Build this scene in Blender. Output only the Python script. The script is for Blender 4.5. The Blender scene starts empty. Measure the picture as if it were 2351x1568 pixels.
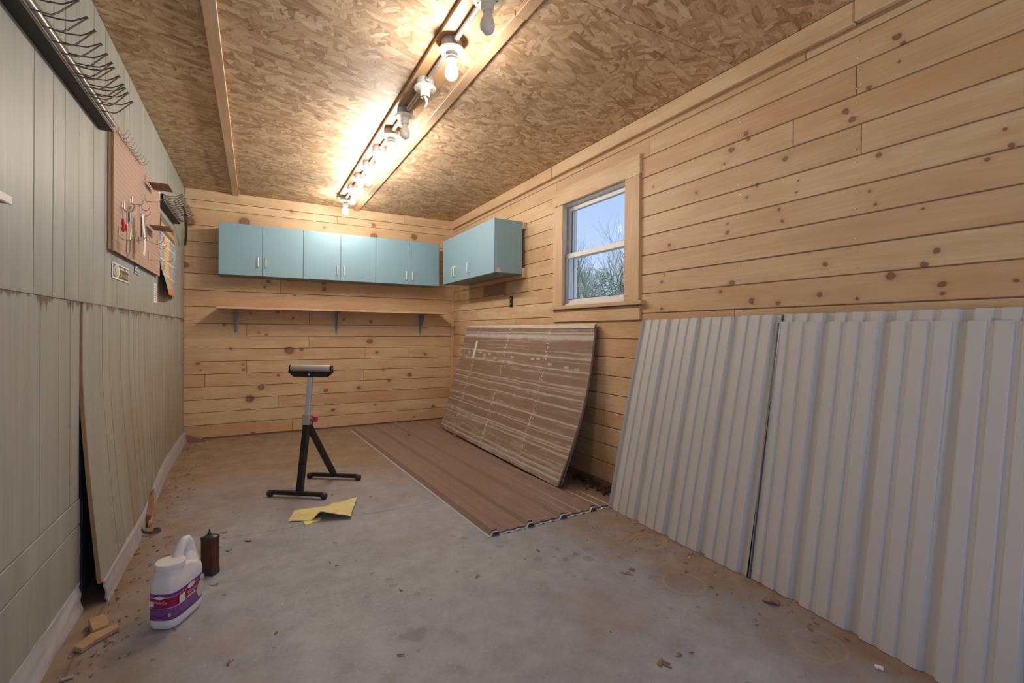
import bpy, bmesh, math, random
from mathutils import Vector, Matrix, noise as mnoise

# ------------------------------------------------------------------ camera, sky, sun, exposure
SC = bpy.context.scene
COL = SC.collection

FPX, CX, CY = 1080.3, 1175.5, 766.25                          # fitted to the 2351 x 1568 frame
YAW, PITCH, ROLL, CAMZ = 0.500736, -0.003544, -0.0074705, 1.08
_cy, _sy, _cp, _sp = math.cos(YAW), math.sin(YAW), math.cos(PITCH), math.sin(PITCH)
_f = Vector((_sy * _cp, _cy * _cp, _sp))
_r = Vector((_cy, -_sy, 0))
_d = _f.cross(_r)
_cr, _sr = math.cos(ROLL), math.sin(ROLL)
RIGHT, DOWN, FWD = _cr * _r + _sr * _d, -_sr * _r + _cr * _d, _f

cam = bpy.data.objects.new('camera', bpy.data.cameras.new('camera'))
COL.objects.link(cam)
cam.matrix_world = Matrix(((RIGHT.x, -DOWN.x, -FWD.x, 0), (RIGHT.y, -DOWN.y, -FWD.y, 0),
                           (RIGHT.z, -DOWN.z, -FWD.z, CAMZ), (0, 0, 0, 1)))
cam.data.sensor_width = 36
cam.data.lens = FPX / 2351 * 36
cam.data.shift_y = (CY - 784) / 2351
cam.data.clip_start = 0.02
SC.camera = cam

SKY_STRENGTH = 1.25
BULB_STRENGTH = 265.0
world = bpy.data.worlds.new('sky')
SC.world = world
world.use_nodes = True
wn = world.node_tree
wn.nodes.clear()
_tc = wn.nodes.new('ShaderNodeTexCoord')
_sx = wn.nodes.new('ShaderNodeSeparateXYZ')
_rp = wn.nodes.new('ShaderNodeValToRGB')
_bg = wn.nodes.new('ShaderNodeBackground')
_wo = wn.nodes.new('ShaderNodeOutputWorld')
wn.links.new(_tc.outputs['Generated'], _sx.inputs[0])
wn.links.new(_sx.outputs[2], _rp.inputs[0])
wn.links.new(_rp.outputs[0], _bg.inputs[0])
wn.links.new(_bg.outputs[0], _wo.inputs[0])
_rp.color_ramp.elements[0].position = 0.0
_rp.color_ramp.elements[0].color = (0.56, 0.66, 0.82, 1)
_rp.color_ramp.elements[1].position = 0.5
_rp.color_ramp.elements[1].color = (0.22, 0.36, 0.72, 1)
_bg.inputs[1].default_value = SKY_STRENGTH

sun = bpy.data.objects.new('sun', bpy.data.lights.new('sun', 'SUN'))
COL.objects.link(sun)
sun.data.energy = 7.0
sun.data.angle = 0.3
sun.data.color = (1.0, 0.96, 0.9)
sun.rotation_euler = (math.radians(25), 0, math.radians(-12))

vs = SC.view_settings
SC.display_settings.display_device = 'sRGB'
vs.view_transform = 'Standard'
vs.look = 'None'
vs.gamma = 1
vs.exposure = 0.08
vs.use_curve_mapping = False
try:
    SC.cycles.use_denoising = True
    SC.cycles.max_bounces = 10
    SC.cycles.diffuse_bounces = 6
    SC.cycles.sample_clamp_indirect = 6
    SC.cycles.caustics_reflective = False
    SC.cycles.caustics_refractive = False
except Exception:
    pass

# ------------------------------------------------------------------ measuring helper: pixel -> point on a world plane
def on(axis, val, px, py):
    d = RIGHT * ((px - CX) / FPX) + DOWN * ((py - CY) / FPX) + FWD
    o = Vector((0, 0, CAMZ))
    return o + d * ((val - o[axis]) / d[axis])

# ------------------------------------------------------------------ mesh builder
class MB:
    def __init__(self):
        self.v, self.f, self.T = [], [], None
    def add(self, vs_, fs_):
        n = len(self.v)
        for p in vs_:
            p = Vector(p)
            self.v.append(self.T @ p if self.T else p)
        self.f += [tuple(i + n for i in f) for f in fs_]
        return self
    def box(self, x0, x1, y0, y1, z0, z1):
        return self.add([(x0, y0, z0), (x1, y0, z0), (x1, y1, z0), (x0, y1, z0),
                         (x0, y0, z1), (x1, y0, z1), (x1, y1, z1), (x0, y1, z1)],
                        [(0, 3, 2, 1), (4, 5, 6, 7), (0, 1, 5, 4), (1, 2, 6, 5), (2, 3, 7, 6), (3, 0, 4, 7)])
    def bar(self, p, q, w, h, up=(0, 0, 1)):
        """square bar from p to q, w across, h along up"""
        p, q, up = Vector(p), Vector(q), Vector(up)
        d = (q - p).normalized()
        s = d.cross(up).normalized() * (w / 2)
        u = s.cross(d).normalized() * (h / 2)
        c = [p - s - u, p + s - u, p + s + u, p - s + u, q - s - u, q + s - u, q + s + u, q - s + u]
        return self.add(c, [(0, 1, 2, 3), (7, 6, 5, 4), (0, 4, 5, 1), (1, 5, 6, 2), (2, 6, 7, 3), (3, 7, 4, 0)])
    def tube(self, pts, r, n=8, cap=True):
        pts = [Vector(p) for p in pts]
        rs = r if isinstance(r, (list, tuple)) else [r] * len(pts)
        t0 = (pts[1] - pts[0]).normalized()
        a = Vector((0, 0, 1)) if abs(t0.z) < .9 else Vector((1, 0, 0))
        s = t0.cross(a).normalized()
        vs_, fs_ = [], []
        for i, p in enumerate(pts):
            if i == 0: t = t0
            elif i == len(pts) - 1: t = (pts[i] - pts[i - 1]).normalized()
            else: t = ((pts[i + 1] - pts[i]).normalized() + (pts[i] - pts[i - 1]).normalized()).normalized()
            s = (s - t * s.dot(t)).normalized()
            u = t.cross(s)
            for k in range(n):
                ang = 2 * math.pi * k / n
                vs_.append(p + (s * math.cos(ang) + u * math.sin(ang)) * rs[i])
        for i in range(len(pts) - 1):
            for k in range(n):
                k2 = (k + 1) % n
                fs_.append((i * n + k, i * n + k2, (i + 1) * n + k2, (i + 1) * n + k))
        if cap:
            fs_.append(tuple(range(n))[::-1])
            m = (len(pts) - 1) * n
            fs_.append(tuple(range(m, m + n)))
        return self.add(vs_, fs_)
    def lathe(self, prof, c, n=20, axis=(0, 0, 1)):
        """prof = [(radius, height)] turned round axis through c"""
        ax = Vector(axis).normalized()
        a = Vector((1, 0, 0)) if abs(ax.x) < .9 else Vector((0, 1, 0))
        s = ax.cross(a).normalized()
        u = ax.cross(s)
        c = Vector(c)
        vs_, fs_ = [], []
        for (r, h) in prof:
            r = max(r, 1e-5)
            for k in range(n):
                g = 2 * math.pi * k / n
                vs_.append(c + ax * h + (s * math.cos(g) + u * math.sin(g)) * r)
        for i in range(len(prof) - 1):
            for k in range(n):
                k2 = (k + 1) % n
                fs_.append((i * n + k, i * n + k2, (i + 1) * n + k2, (i + 1) * n + k))
        fs_.append(tuple(range(n))[::-1])
        m = (len(prof) - 1) * n
        fs_.append(tuple(range(m, m + n)))
        return self.add(vs_, fs_)
    def grid(self, fn, nu, nv):
        vs_ = [fn(i / nu, j / nv) for j in range(nv + 1) for i in range(nu + 1)]
        fs_ = [(j * (nu + 1) + i, j * (nu + 1) + i + 1, (j + 1) * (nu + 1) + i + 1, (j + 1) * (nu + 1) + i)
               for j in range(nv) for i in range(nu)]
        return self.add(vs_, fs_)
    def slab(self, fn, nu, nv, off):
        """closed thin slab: surface fn(u,v) and its copy moved by off(u,v)"""
        A = [Vector(fn(i / nu, j / nv)) for j in range(nv + 1) for i in range(nu + 1)]
        B = [p + Vector(off(k % (nu + 1) / nu, k // (nu + 1) / nv)) for k, p in enumerate(A)]
        n = len(A)
        W = nu + 1
        fs_ = []
        for j in range(nv):
            for i in range(nu):
                a, b, c, d = j * W + i, j * W + i + 1, (j + 1) * W + i + 1, (j + 1) * W + i
                fs_ += [(a, b, c, d), (a + n, d + n, c + n, b + n)]
        for i in range(nu):
            a, b = i, i + 1
            fs_.append((a, a + n, b + n, b))
            a, b = nv * W + i, nv * W + i + 1
            fs_.append((a, b, b + n, a + n))
        for j in range(nv):
            a, b = j * W, (j + 1) * W
            fs_.append((a, b, b + n, a + n))
            a, b = j * W + nu, (j + 1) * W + nu
            fs_.append((a, a + n, b + n, b))
        return self.add(A + B, fs_)
    def prism(self, poly, off):
        """poly: 3D outline, swept by vector off"""
        n = len(poly)
        A = [Vector(p) for p in poly]
        B = [p + Vector(off) for p in A]
        return self.add(A + B, [tuple(range(n))[::-1], tuple(range(n, 2 * n))] +
                        [(i, (i + 1) % n, (i + 1) % n + n, i + n) for i in range(n)])
    def build(self, name, mat, parent=None, smooth=False, bevel=0, seg=1, angle=35):
        me = bpy.data.meshes.new(name)
        me.from_pydata([tuple(p) for p in self.v], [], self.f)
        bm = bmesh.new()
        bm.from_mesh(me)
        bmesh.ops.recalc_face_normals(bm, faces=bm.faces)
        if bevel:
            es = [e for e in bm.edges if len(e.link_faces) == 2 and e.calc_face_angle(0) > math.radians(30)]
            bmesh.ops.bevel(bm, geom=es, offset=bevel, segments=seg, affect='EDGES', clamp_overlap=True)
        bm.to_mesh(me)
        bm.free()
        if smooth:
            for p in me.polygons: p.use_smooth = True
            try:
                me.set_sharp_from_angle(angle=math.radians(angle))
            except Exception:
                pass
        me.materials.append(mat)
        o = bpy.data.objects.new(name, me)
        COL.objects.link(o)
        if parent is not None: adopt(o, parent)
        return o

def wloc(o):
    v = Vector(o.location)
    if o.parent: v = v + o.matrix_parent_inverse.translation + wloc(o.parent)
    return v
def adopt(o, parent):
    o.parent = parent
    o.matrix_parent_inverse = Matrix.Translation(-wloc(parent))
def thing(name, loc, label, cat, group=None):
    o = bpy.data.objects.new(name, None)
    o.empty_display_size = .05
    COL.objects.link(o)
    o.location = loc
    return tag(o, label, cat, group)
def tag(o, label, cat, group=None, kind=None):
    o['label'] = label
    o['category'] = cat
    if group: o['group'] = group
    if kind: o['kind'] = kind
    return o
def struct(o, label=None):
    o['kind'] = 'structure'
    if label: o['label'] = label
    return o
def empty_struct(name, label=None):
    o = bpy.data.objects.new(name, None)
    COL.objects.link(o)
    return struct(o, label)
def copy_tree(o, parent=None, shift=(0, 0, 0)):
    c = o.copy()
    COL.objects.link(c)
    if parent is None:
        c.location = Vector(o.location) + Vector(shift)
    else:
        c.parent = parent
    for ch in [x for x in bpy.data.objects if x.parent == o]:
        copy_tree(ch, c)
    return c

# ------------------------------------------------------------------ node helper
class NT:
    def __init__(self, name):
        self.m = bpy.data.materials.new(name)
        self.m.use_nodes = True
        self.t = self.m.node_tree
        self.t.nodes.clear()
        self.out = self.t.nodes.new('ShaderNodeOutputMaterial')
        self.b = self.t.nodes.new('ShaderNodeBsdfPrincipled')
        self.t.links.new(self.b.outputs[0], self.out.inputs[0])
    def put(self, sock, val):
        if isinstance(val, bpy.types.NodeSocket): self.t.links.new(val, sock)
        elif isinstance(val, (tuple, list)) and len(val) == 3 and sock.type == 'RGBA': sock.default_value = (*val, 1)
        else: sock.default_value = val
    def node(self, typ, **kw):
        n = self.t.nodes.new(typ)
        for k, v in kw.items(): setattr(n, k, v)
        return n
    def math(self, op, a, b=None, c=None, clamp=False):
        n = self.node('ShaderNodeMath', operation=op, use_clamp=clamp)
        self.put(n.inputs[0], a)
        if b is not None: self.put(n.inputs[1], b)
        if c is not None: self.put(n.inputs[2], c)
        return n.outputs[0]
    def vmath(self, op, a, b=None, c=None):
        n = self.node('ShaderNodeVectorMath', operation=op)
        self.put(n.inputs[0], a)
        if b is not None: self.put(n.inputs[1], b)
        if c is not None: self.put(n.inputs[2], c)
        return n.outputs['Value'] if op in ('LENGTH', 'DISTANCE', 'DOT_PRODUCT') else n.outputs[0]
    def mix(self, f, a, b, blend='MIX'):
        n = self.node('ShaderNodeMix', data_type='RGBA', blend_type=blend)
        self.put(n.inputs[0], f); self.put(n.inputs[6], a); self.put(n.inputs[7], b)
        return n.outputs[2]
    def ramp(self, f, stops, interp='LINEAR'):
        n = self.node('ShaderNodeValToRGB')
        cr = n.color_ramp
        cr.interpolation = interp
        while len(cr.elements) > 1: cr.elements.remove(cr.elements[-1])
        for i, (p, c) in enumerate(stops):
            e = cr.elements[0] if i == 0 else cr.elements.new(p)
            e.position = p
            e.color = (c, c, c, 1) if isinstance(c, (int, float)) else (*c, 1)
        self.put(n.inputs[0], f)
        return n.outputs[0]
    def obj(self):
        return self.node('ShaderNodeTexCoord').outputs['Object']
    def sep(self, v):
        n = self.node('ShaderNodeSeparateXYZ'); self.put(n.inputs[0], v)
        return n.outputs
    def comb(self, x, y, z):
        n = self.node('ShaderNodeCombineXYZ')
        for s, v in zip(n.inputs, (x, y, z)): self.put(s, v)
        return n.outputs[0]
    def noise(self, vec, scale=5, detail=3, rough=.55, dist=0, color=False):
        n = self.node('ShaderNodeTexNoise')
        self.put(n.inputs['Vector'], vec)
        n.inputs['Scale'].default_value = scale
        n.inputs['Detail'].default_value = detail
        n.inputs['Roughness'].default_value = rough
        n.inputs['Distortion'].default_value = dist
        return n.outputs[1 if color else 0]
    def voro(self, vec, scale=5, feature='F1', rnd=1.0, out='Distance', metric='EUCLIDEAN'):
        n = self.node('ShaderNodeTexVoronoi', feature=feature)
        if feature != 'DISTANCE_TO_EDGE': n.distance = metric
        self.put(n.inputs['Vector'], vec)
        n.inputs['Scale'].default_value = scale
        n.inputs['Randomness'].default_value = rnd
        return n.outputs[out]
    def rand(self):
        return self.node('ShaderNodeObjectInfo').outputs['Random']
    def bump(self, h, strength=.3, dist=.01):
        n = self.node('ShaderNodeBump')
        n.inputs['Strength'].default_value = strength
        n.inputs['Distance'].default_value = dist
        self.put(n.inputs['Height'], h)
        self.t.links.new(n.outputs[0], self.b.inputs['Normal'])
    def set(self, color=None, rough=None, metal=None, spec=None, **kw):
        if color is not None: self.put(self.b.inputs['Base Color'], color)
        if rough is not None: self.put(self.b.inputs['Roughness'], rough)
        if metal is not None: self.put(self.b.inputs['Metallic'], metal)
        if spec is not None: self.put(self.b.inputs['Specular IOR Level'], spec)
        for k, v in kw.items(): self.put(self.b.inputs[k.replace('_', ' ')], v)
        return self.m

def plain(name, col, rough=.5, metal=0, var=.06, scale=30, spec=.5, bump=0):
    """painted / plastic / metal surface with a little procedural unevenness"""
    t = NT(name)
    n = t.noise(t.obj(), scale, 4)
    lo = tuple(c * (1 - var) for c in col)
    hi = tuple(min(1, c * (1 + var)) for c in col)
    if bump: t.bump(n, bump, .003)
    return t.set(t.mix(n, lo, hi), t.math('MULTIPLY_ADD', n, .12, rough - .06), metal, spec)

def spots(t, P, pts):
    """min over ellipses of normalised distance; P vector socket (u,v,0), pts = (u,v,a,b)"""
    cur = None
    for (u, v, a, b) in pts:
        m = t.vmath('MULTIPLY_ADD', P, (1 / a, 1 / b, 0), (-u / a, -v / b, 0))
        l = t.vmath('LENGTH', m)
        cur = l if cur is None else t.math('MINIMUM', cur, l)
    return cur

# ------------------------------------------------------------------ materials
def pine(name, along, across, knots=(), tone=1.0, tint=(1, 1, 1), auto=True):
    """pine boards: along / across = 0,1,2 axis index of grain and width"""
    t = NT(name)
    P = t.obj()
    s = t.sep(P)
    rnd = t.rand()
    u, v = s[along], s[across]
    third = s[3 - along - across]
    ro = t.math('MULTIPLY', rnd, 37.0)
    base2 = t.comb(u, v, 0.0)
    if auto:
        # scattered pin knots: one candidate per voronoi cell
        kv = t.comb(t.math('MULTIPLY', u, 2.6), t.math('MULTIPLY', v, 7.0), ro)
        kd = t.math('MULTIPLY', t.voro(kv, 1.0), 1.0)
        kc = t.sep(t.voro(kv, 1.0, out='Color'))
        kr = t.math('MULTIPLY_ADD', kc[0], .09, .012)
        dk = t.math('DIVIDE', kd, kr)
        dk = t.math('ADD', dk, t.math('MULTIPLY', t.math('GREATER_THAN', kc[1], .40), 50.0))
    else:
        dk = None
    if knots:
        wob = t.vmath('MULTIPLY_ADD', t.noise(P, 22, 2, color=True), (.02, .02, 0), (-.01, -.01, 0))
        d2 = spots(t, t.vmath('ADD', base2, wob), knots)
        dk = d2 if dk is None else t.math('MINIMUM', dk, d2)
    if dk is None: dk = 50.0
    near = t.math('DIVIDE', 1.0, t.math('ADD', t.math('MULTIPLY', dk, dk), 1.0)) if knots or auto else 0.0
    vv = t.math('ADD', v, t.math('MULTIPLY', near, .03))
    # broad cathedral figure
    warp = t.noise(t.comb(t.math('MULTIPLY', u, .9), t.math('MULTIPLY', vv, 5.0), t.math('ADD', ro, third)), 1.6, 3, .5)
    rings = t.math('SINE', t.math('MULTIPLY', t.math('ADD', t.math('MULTIPLY', vv, 1.0), t.math('MULTIPLY', warp, .22)), 210.0))
    rings = t.math('MULTIPLY_ADD', rings, .5, .5)
    fine = t.noise(t.comb(t.math('MULTIPLY', u, 3.0), t.math('MULTIPLY', vv, 120.0), ro), 1.0, 4, .6)
    blot = t.noise(t.comb(t.math('MULTIPLY', u, 1.6), t.math('MULTIPLY', v, 7.0), ro), 1.5, 3, .5)
    c = lambda r, g, b: (r * tone * tint[0], g * tone * tint[1], b * tone * tint[2])
    tonec = t.ramp(rnd, [(0, c(.63, .435, .255)), (.2, c(.73, .55, .34)), (.42, c(.66, .455, .275)), (.62, c(.76, .58, .365)), (.82, c(.64, .42, .245)), (1, c(.70, .51, .31))])
    col = t.mix(t.math('MULTIPLY', t.ramp(blot, [(.42, 0), (.66, 1)]), .42), tonec, c(.52, .31, .155))
    col = t.mix(t.math('MULTIPLY', t.ramp(blot, [(.22, 1), (.42, 0)]), .38), col, c(.82, .68, .47))
    col = t.mix(t.math('MULTIPLY', rings, .13), col, c(.42, .225, .095))
    col = t.mix(t.math('MULTIPLY', t.ramp(fine, [(.35, 0), (.75, 1)]), .20), col, c(.40, .215, .095))
    if knots or auto:
        halo = t.ramp(t.math('MULTIPLY', dk, .25), [(0, 1), (.25, .75), (.45, .28), (.95, 0)])
        col = t.mix(t.math('MULTIPLY', halo, t.math('MULTIPLY_ADD', blot, .5, .28)), col, c(.44, .215, .09))
        kn = t.ramp(dk, [(0, 1), (.70, .95), (1.0, .55)] ) if False else t.ramp(t.math('MULTIPLY', dk, .7), [(0, 1), (.55, .95), (.84, 0)])
        kcol = t.ramp(t.math('ADD', dk, t.math('MULTIPLY_ADD', fine, .5, -.25)), [(0, (.13, .06, .038)), (.35, (.235, .125, .075)), (.62, (.17, .08, .05)), (.85, (.115, .055, .035)), (1, (.2, .09, .045))])
        col = t.mix(t.math('MULTIPLY', kn, .82), col, kcol)
    t.bump(fine, .10, .002)
    return t.set(col, t.math('MULTIPLY_ADD', fine, .15, .40), 0, .35)

def px_knots(axis, val, along, lst, X0, Y0, sc):
    """knots noted in a magnified crop -> ellipses on the wall"""
    res = []
    for (x, y, r) in lst:
        px, py = X0 + x / sc, Y0 + y / sc
        p = on(axis, val, px, py)
        depth = (p - Vector((0, 0, CAMZ))).dot(FWD)
        rr = max(.004, r / sc / FPX * depth)
        res.append((p[along], p.z, rr * 1.5, rr * 1.25))
    return res
XR, YB, XL, ZC = 2.17, 5.5, -.60, 2.45
KR = (px_knots(0, XR, 1, [(157, 390, 8), (543, 437, 10), (793, 185, 8), (860, 57, 20), (1338, 133, 18), (1088, 372, 13), (997, 482, 9),
      (1437, 437, 8), (1457, 333, 6), (1283, 595, 11), (1318, 697, 11), (828, 718, 8), (820, 800, 14), (300, 915, 12), (257, 1180, 5),
      (230, 1247, 10), (860, 1250, 20), (763, 1330, 12), (1708, 1083, 15), (1040, 1417, 18), (1280, 1435, 17), (1655, 1358, 18), (230, 1483, 11)], 1460, 330, 3.92) +
      px_knots(0, XR, 1, [(465, 100, 18), (1445, 145, 15), (380, 425, 9), (430, 548, 12), (863, 580, 7), (980, 968, 17), (875, 1088, 22),
      (575, 1190, 28), (1035, 1268, 20), (1040, 1340, 12), (265, 1400, 11), (1708, 1230, 13), (1660, 5, 18)], 1900, 330, 3.92) +
      px_knots(0, XR, 1, [(980, 395, 26), (1045, 470, 20), (685, 935, 20), (430, 1205, 24), (500, 1285, 27), (1012, 664, 7), (2155, 1380, 12)], 1850, 0, 4.69) +
      px_knots(0, XR, 1, [(1305, 1205, 16), (1325, 1250, 15)], 1380, 0, 3.92))
KB = (px_knots(1, YB, 0, [(820, 520, 20), (1445, 655, 13), (1580, 685, 18), (88, 632, 9), (940, 950, 18), (345, 1210, 22), (393, 1333, 9),
      (1160, 1225, 11), (1165, 1330, 17), (1990, 975, 54), (2210, 960, 22), (1790, 1425, 17), (2060, 393, 13), (1300, 305, 13), (1775, 280, 16)], 410, 680, 7.84) +
      px_knots(1, YB, 0, [(665, 230, 20), (785, 540, 15), (1255, 630, 28), (890, 735, 24), (340, 865, 24), (640, 1170, 15),
      (1680, 1195, 18), (1345, 1388, 12), (540, 30, 36), (1540, 260, 16)], 780, 780, 7.84) +
      px_knots(1, YB, 0, [(205, 360, 22), (140, 460, 17), (1205, 380, 26), (1210, 500, 26), (675, 610, 15), (370, 910, 20), (650, 1020, 15), (1560, 1050, 15), (2050, 1080, 20)], 590, 600, 7.84) +
      px_knots(1, YB, 0, [(1210, 800, 18), (2105, 960, 42), (2100, 760, 22), (620, 520, 15)], 590, 420, 7.84) +
      px_knots(1, YB, 0, [(951, 544, 5), (426, 608, 5), (432, 509, 9), (561, 510, 8)], 0, 0, 1) +
      px_knots(1, YB, 0, [(920, 135, 22), (800, 255, 30), (830, 625, 16), (1605, 170, 15), (1680, 375, 13)], 400, 860, 4.61))
M = {}
M['pine_right'] = pine('pine_right', 1, 2, KR, auto=False)
M['pine_back'] = pine('pine_back', 0, 2, KB, auto=False)
M['pine_v'] = pine('pine_vertical', 2, 1)
M['pine_y'] = pine('pine_lengthwise', 1, 2)
M['pine_x'] = pine('pine_crosswise', 0, 2)
M['pine_ceil'] = pine('pine_ceiling_strip', 1, 0, tone=.92)
M['board_ceil'] = pine('light_strip_board', 1, 0, tone=.78, tint=(1.05, .92, .8))

def osb():
    t = NT('strand_board')
    P = t.obj()
    s = t.sep(P)
    rnd = t.rand()
    off = t.math('MULTIPLY', rnd, 23.0)
    Pw = t.vmath('ADD', P, t.vmath('MULTIPLY_ADD', t.noise(P, 26, 2, color=True), (.014, .014, 0), (-.007, -.007, 0)))
    s = t.sep(Pw)
    cols, hs = [], []
    for (ang, su, sv, seed) in ((.35, 11, 34, 1.3), (-.75, 13, 36, 4.7), (1.35, 14, 38, 9.1)):
        ca, sa = math.cos(ang), math.sin(ang)
        uu = t.math('ADD', t.math('MULTIPLY', s[0], ca * su), t.math('MULTIPLY', s[1], sa * su))
        vv_ = t.math('ADD', t.math('MULTIPLY', s[0], -sa * sv), t.math('MULTIPLY', s[1], ca * sv))
        v = t.comb(uu, vv_, t.math('ADD', off, seed))
        n = t.node('ShaderNodeTexVoronoi', feature='F1', distance='EUCLIDEAN')
        t.put(n.inputs['Vector'], v)
        n.inputs['Scale'].default_value = 1
        c = t.sep(n.outputs['Color'])
        streak = t.noise(t.comb(t.math('MULTIPLY', uu, .35), t.math('MULTIPLY', vv_, 3.4), c[1]), 1.0, 3, .65)
        tone = t.math('ADD', t.math('MULTIPLY', c[0], .50), t.math('MULTIPLY', streak, .56))
        tone = t.math('SUBTRACT', tone, t.math('MULTIPLY', t.ramp(n.outputs['Distance'], [(.45, 0), (.8, 1)]), .14))
        cols.append(tone)
        hs.append(c[2])
    sel = t.math('GREATER_THAN', hs[0], .52)
    sel2 = t.math('GREATER_THAN', hs[1], .5)
    a = t.math('ADD', t.math('MULTIPLY', cols[1], sel2), t.math('MULTIPLY', cols[2], t.math('SUBTRACT', 1.0, sel2)))
    tone = t.math('ADD', t.math('MULTIPLY', cols[0], sel), t.math('MULTIPLY', a, t.math('SUBTRACT', 1.0, sel)))
    col = t.ramp(tone, [(.14, (.28, .165, .085)), (.32, (.43, .28, .16)), (.48, (.535, .37, .225)), (.64, (.62, .455, .295)), (.88, (.76, .62, .44))])
    big = t.noise(P, 1.3, 3)
    col = t.mix(t.math('MULTIPLY', t.ramp(big, [(.45, 0), (.72, 1)]), .35), col, (.36, .20, .10), 'MULTIPLY') if False else t.mix(t.math('MULTIPLY', t.ramp(big, [(.45, 0), (.72, 1)]), .30), col, (.33, .19, .095))
    dark = t.voro(t.vmath('ADD', P, (3.3, 1.7, 0)), 2.3)
    col = t.mix(t.math('MULTIPLY', t.ramp(dark, [(.02, 1), (.075, 0)]), .75), col, (.14, .06, .03))
    t.bump(tone, .35, .004)
    return t.set(col, .62, 0, .25)
M['osb'] = osb()

def concrete():
    t = NT('concrete')
    P = t.obj()
    s = t.sep(P)
    x, y = s[0], s[1]
    n1 = t.noise(P, 1.6, 5, .6)
    n2 = t.noise(P, 9, 6, .65)
    n3 = t.noise(P, 70, 4, .6)
    col = t.ramp(n1, [(.3, (.325, .35, .405)), (.5, (.395, .42, .48)), (.7, (.46, .485, .54))])
    col = t.mix(t.math('MULTIPLY', t.ramp(n2, [(.38, 0), (.66, 1)]), .55), col, (.245, .25, .275))
    col = t.mix(t.math('MULTIPLY', t.ramp(n3, [(.52, 0), (.72, 1)]), .38), col, (.56, .57, .59))
    # tracked-in dirt along the walls and towards the back of the shed
    w = t.math('MULTIPLY_ADD', t.noise(P, 2.2, 5, .65), .9, -.45)
    dr = t.ramp(t.math('ADD', t.math('SUBTRACT', x, 1.46), w), [(0, 0), (.42, 1)])
    dl = t.ramp(t.math('ADD', t.math('SUBTRACT', -.16, x), t.math('MULTIPLY', w, .9)), [(0, 0), (.36, 1)])
    db = t.ramp(t.math('MULTIPLY', t.math('ADD', t.math('SUBTRACT', y, 2.75), w), .5), [(0, 0), (.7, .95)])
    dirt = t.math('MAXIMUM', t.math('MAXIMUM', dr, dl), db)
    dn = t.noise(P, 5, 6, .7)
    dcol = t.ramp(dn, [(.28, (.20, .115, .048)), (.48, (.275, .175, .085)), (.72, (.365, .27, .17))])
    col = t.mix(t.math('MULTIPLY', dirt, .86), col, dcol)
    # rust film in blotches
    rb = t.ramp(t.noise(t.vmath('ADD', P, (5, 2, 0)), 1.9, 5, .6), [(.56, 0), (.72, 1)])
    col = t.mix(t.math('MULTIPLY', rb, .45), col, (.36, .265, .215))
    fl_ = t.voro(t.vmath('ADD', P, t.vmath('MULTIPLY', t.noise(P, 60, 2, color=True), (.02, .02, 0))), 7.5)
    fc = t.sep(t.voro(P, 7.5, out='Color'))[0]
    col = t.mix(t.math('MULTIPLY', t.ramp(fl_, [(.03, 1), (.06, 0)]), t.math('MULTIPLY', t.math('GREATER_THAN', fc, .62), .75)), col, (.66, .64, .62))
    ds = t.voro(t.vmath('ADD', P, (2.2, 5.1, 0)), 6.0)
    col = t.mix(t.math('MULTIPLY', t.ramp(ds, [(.03, 1), (.075, 0)]), .55), col, (.12, .10, .09))
    scr = t.noise(t.comb(t.math('ADD', t.math('MULTIPLY', x, 9.0), t.math('MULTIPLY', y, 5.0)), t.math('SUBTRACT', t.math('MULTIPLY', y, 70.0), t.math('MULTIPLY', x, 40.0)), 0.0), 1, 4, .7)
    col = t.mix(t.math('MULTIPLY', t.ramp(scr, [(.64, 0), (.76, 1)]), .35), col, (.50, .49, .50))
    # oil drips
    W2 = t.vmath('ADD', t.comb(x, y, 0.0), t.vmath('MULTIPLY_ADD', t.noise(P, 30, 3, color=True), (.05, .05, 0), (-.025, -.025, 0)))
    pts = [(950, 1457, 24), (925, 1462, 14), (843, 1372, 7), (905, 1345, 10), (960, 1362, 11), (893, 1330, 8), (1280, 1262, 9), (1322, 1272, 8),
           (1300, 1285, 9), (1273, 1278, 6), (1350, 1282, 13), (1235, 1284, 12), (1040, 1231, 9), (1065, 1236, 9), (1150, 1255, 9), (1048, 1312, 9),
           (1318, 1322, 6), (1342, 1330, 6), (1054, 1534, 6), (1345, 1262, 8), (1500, 1325, 14), (968, 1448, 14)]
    S = []
    for (px, py, r) in pts:
        p = on(2, 0, px, py)
        dep = (p - Vector((0, 0, CAMZ))).dot(FWD)
        rr = r / FPX * dep
        S.append((p.x, p.y, rr, rr * 1.15))
    d = spots(t, W2, S)
    col = t.mix(t.math('MULTIPLY', t.ramp(d, [(.7, 1), (1.15, 0)]), .40), col, (.16, .165, .18))
    # ring marks left by pots
    rings = []
    for (px, py, r) in ((1490, 1242, 34), (1493, 1243, 26), (1570, 1338, 40), (1880, 1480, 48), (1870, 1500, 30)):
        p = on(2, 0, px, py)
        dep = (p - Vector((0, 0, CAMZ))).dot(FWD)
        rr = r / FPX * dep * 1.15
        rings.append((p.x, p.y, rr, rr))
    rg = None
    for q in rings:
        l = t.math('ABSOLUTE', t.math('SUBTRACT', spots(t, t.comb(x, y, 0.0), [q]), 1.0))
        rg = l if rg is None else t.math('MINIMUM', rg, l)
    col = t.mix(t.math('MULTIPLY', t.ramp(rg, [(.02, 1), (.11, 0)]), .32), col, (.50, .40, .28))
    # hairline crack across the slab
    cy_ = t.math('MULTIPLY_ADD', t.noise(t.comb(x, 0.0, 0.0), 3.5, 6, .6), .14, 2.775)
    cd = t.math('ABSOLUTE', t.math('SUBTRACT', y, cy_))
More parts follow.
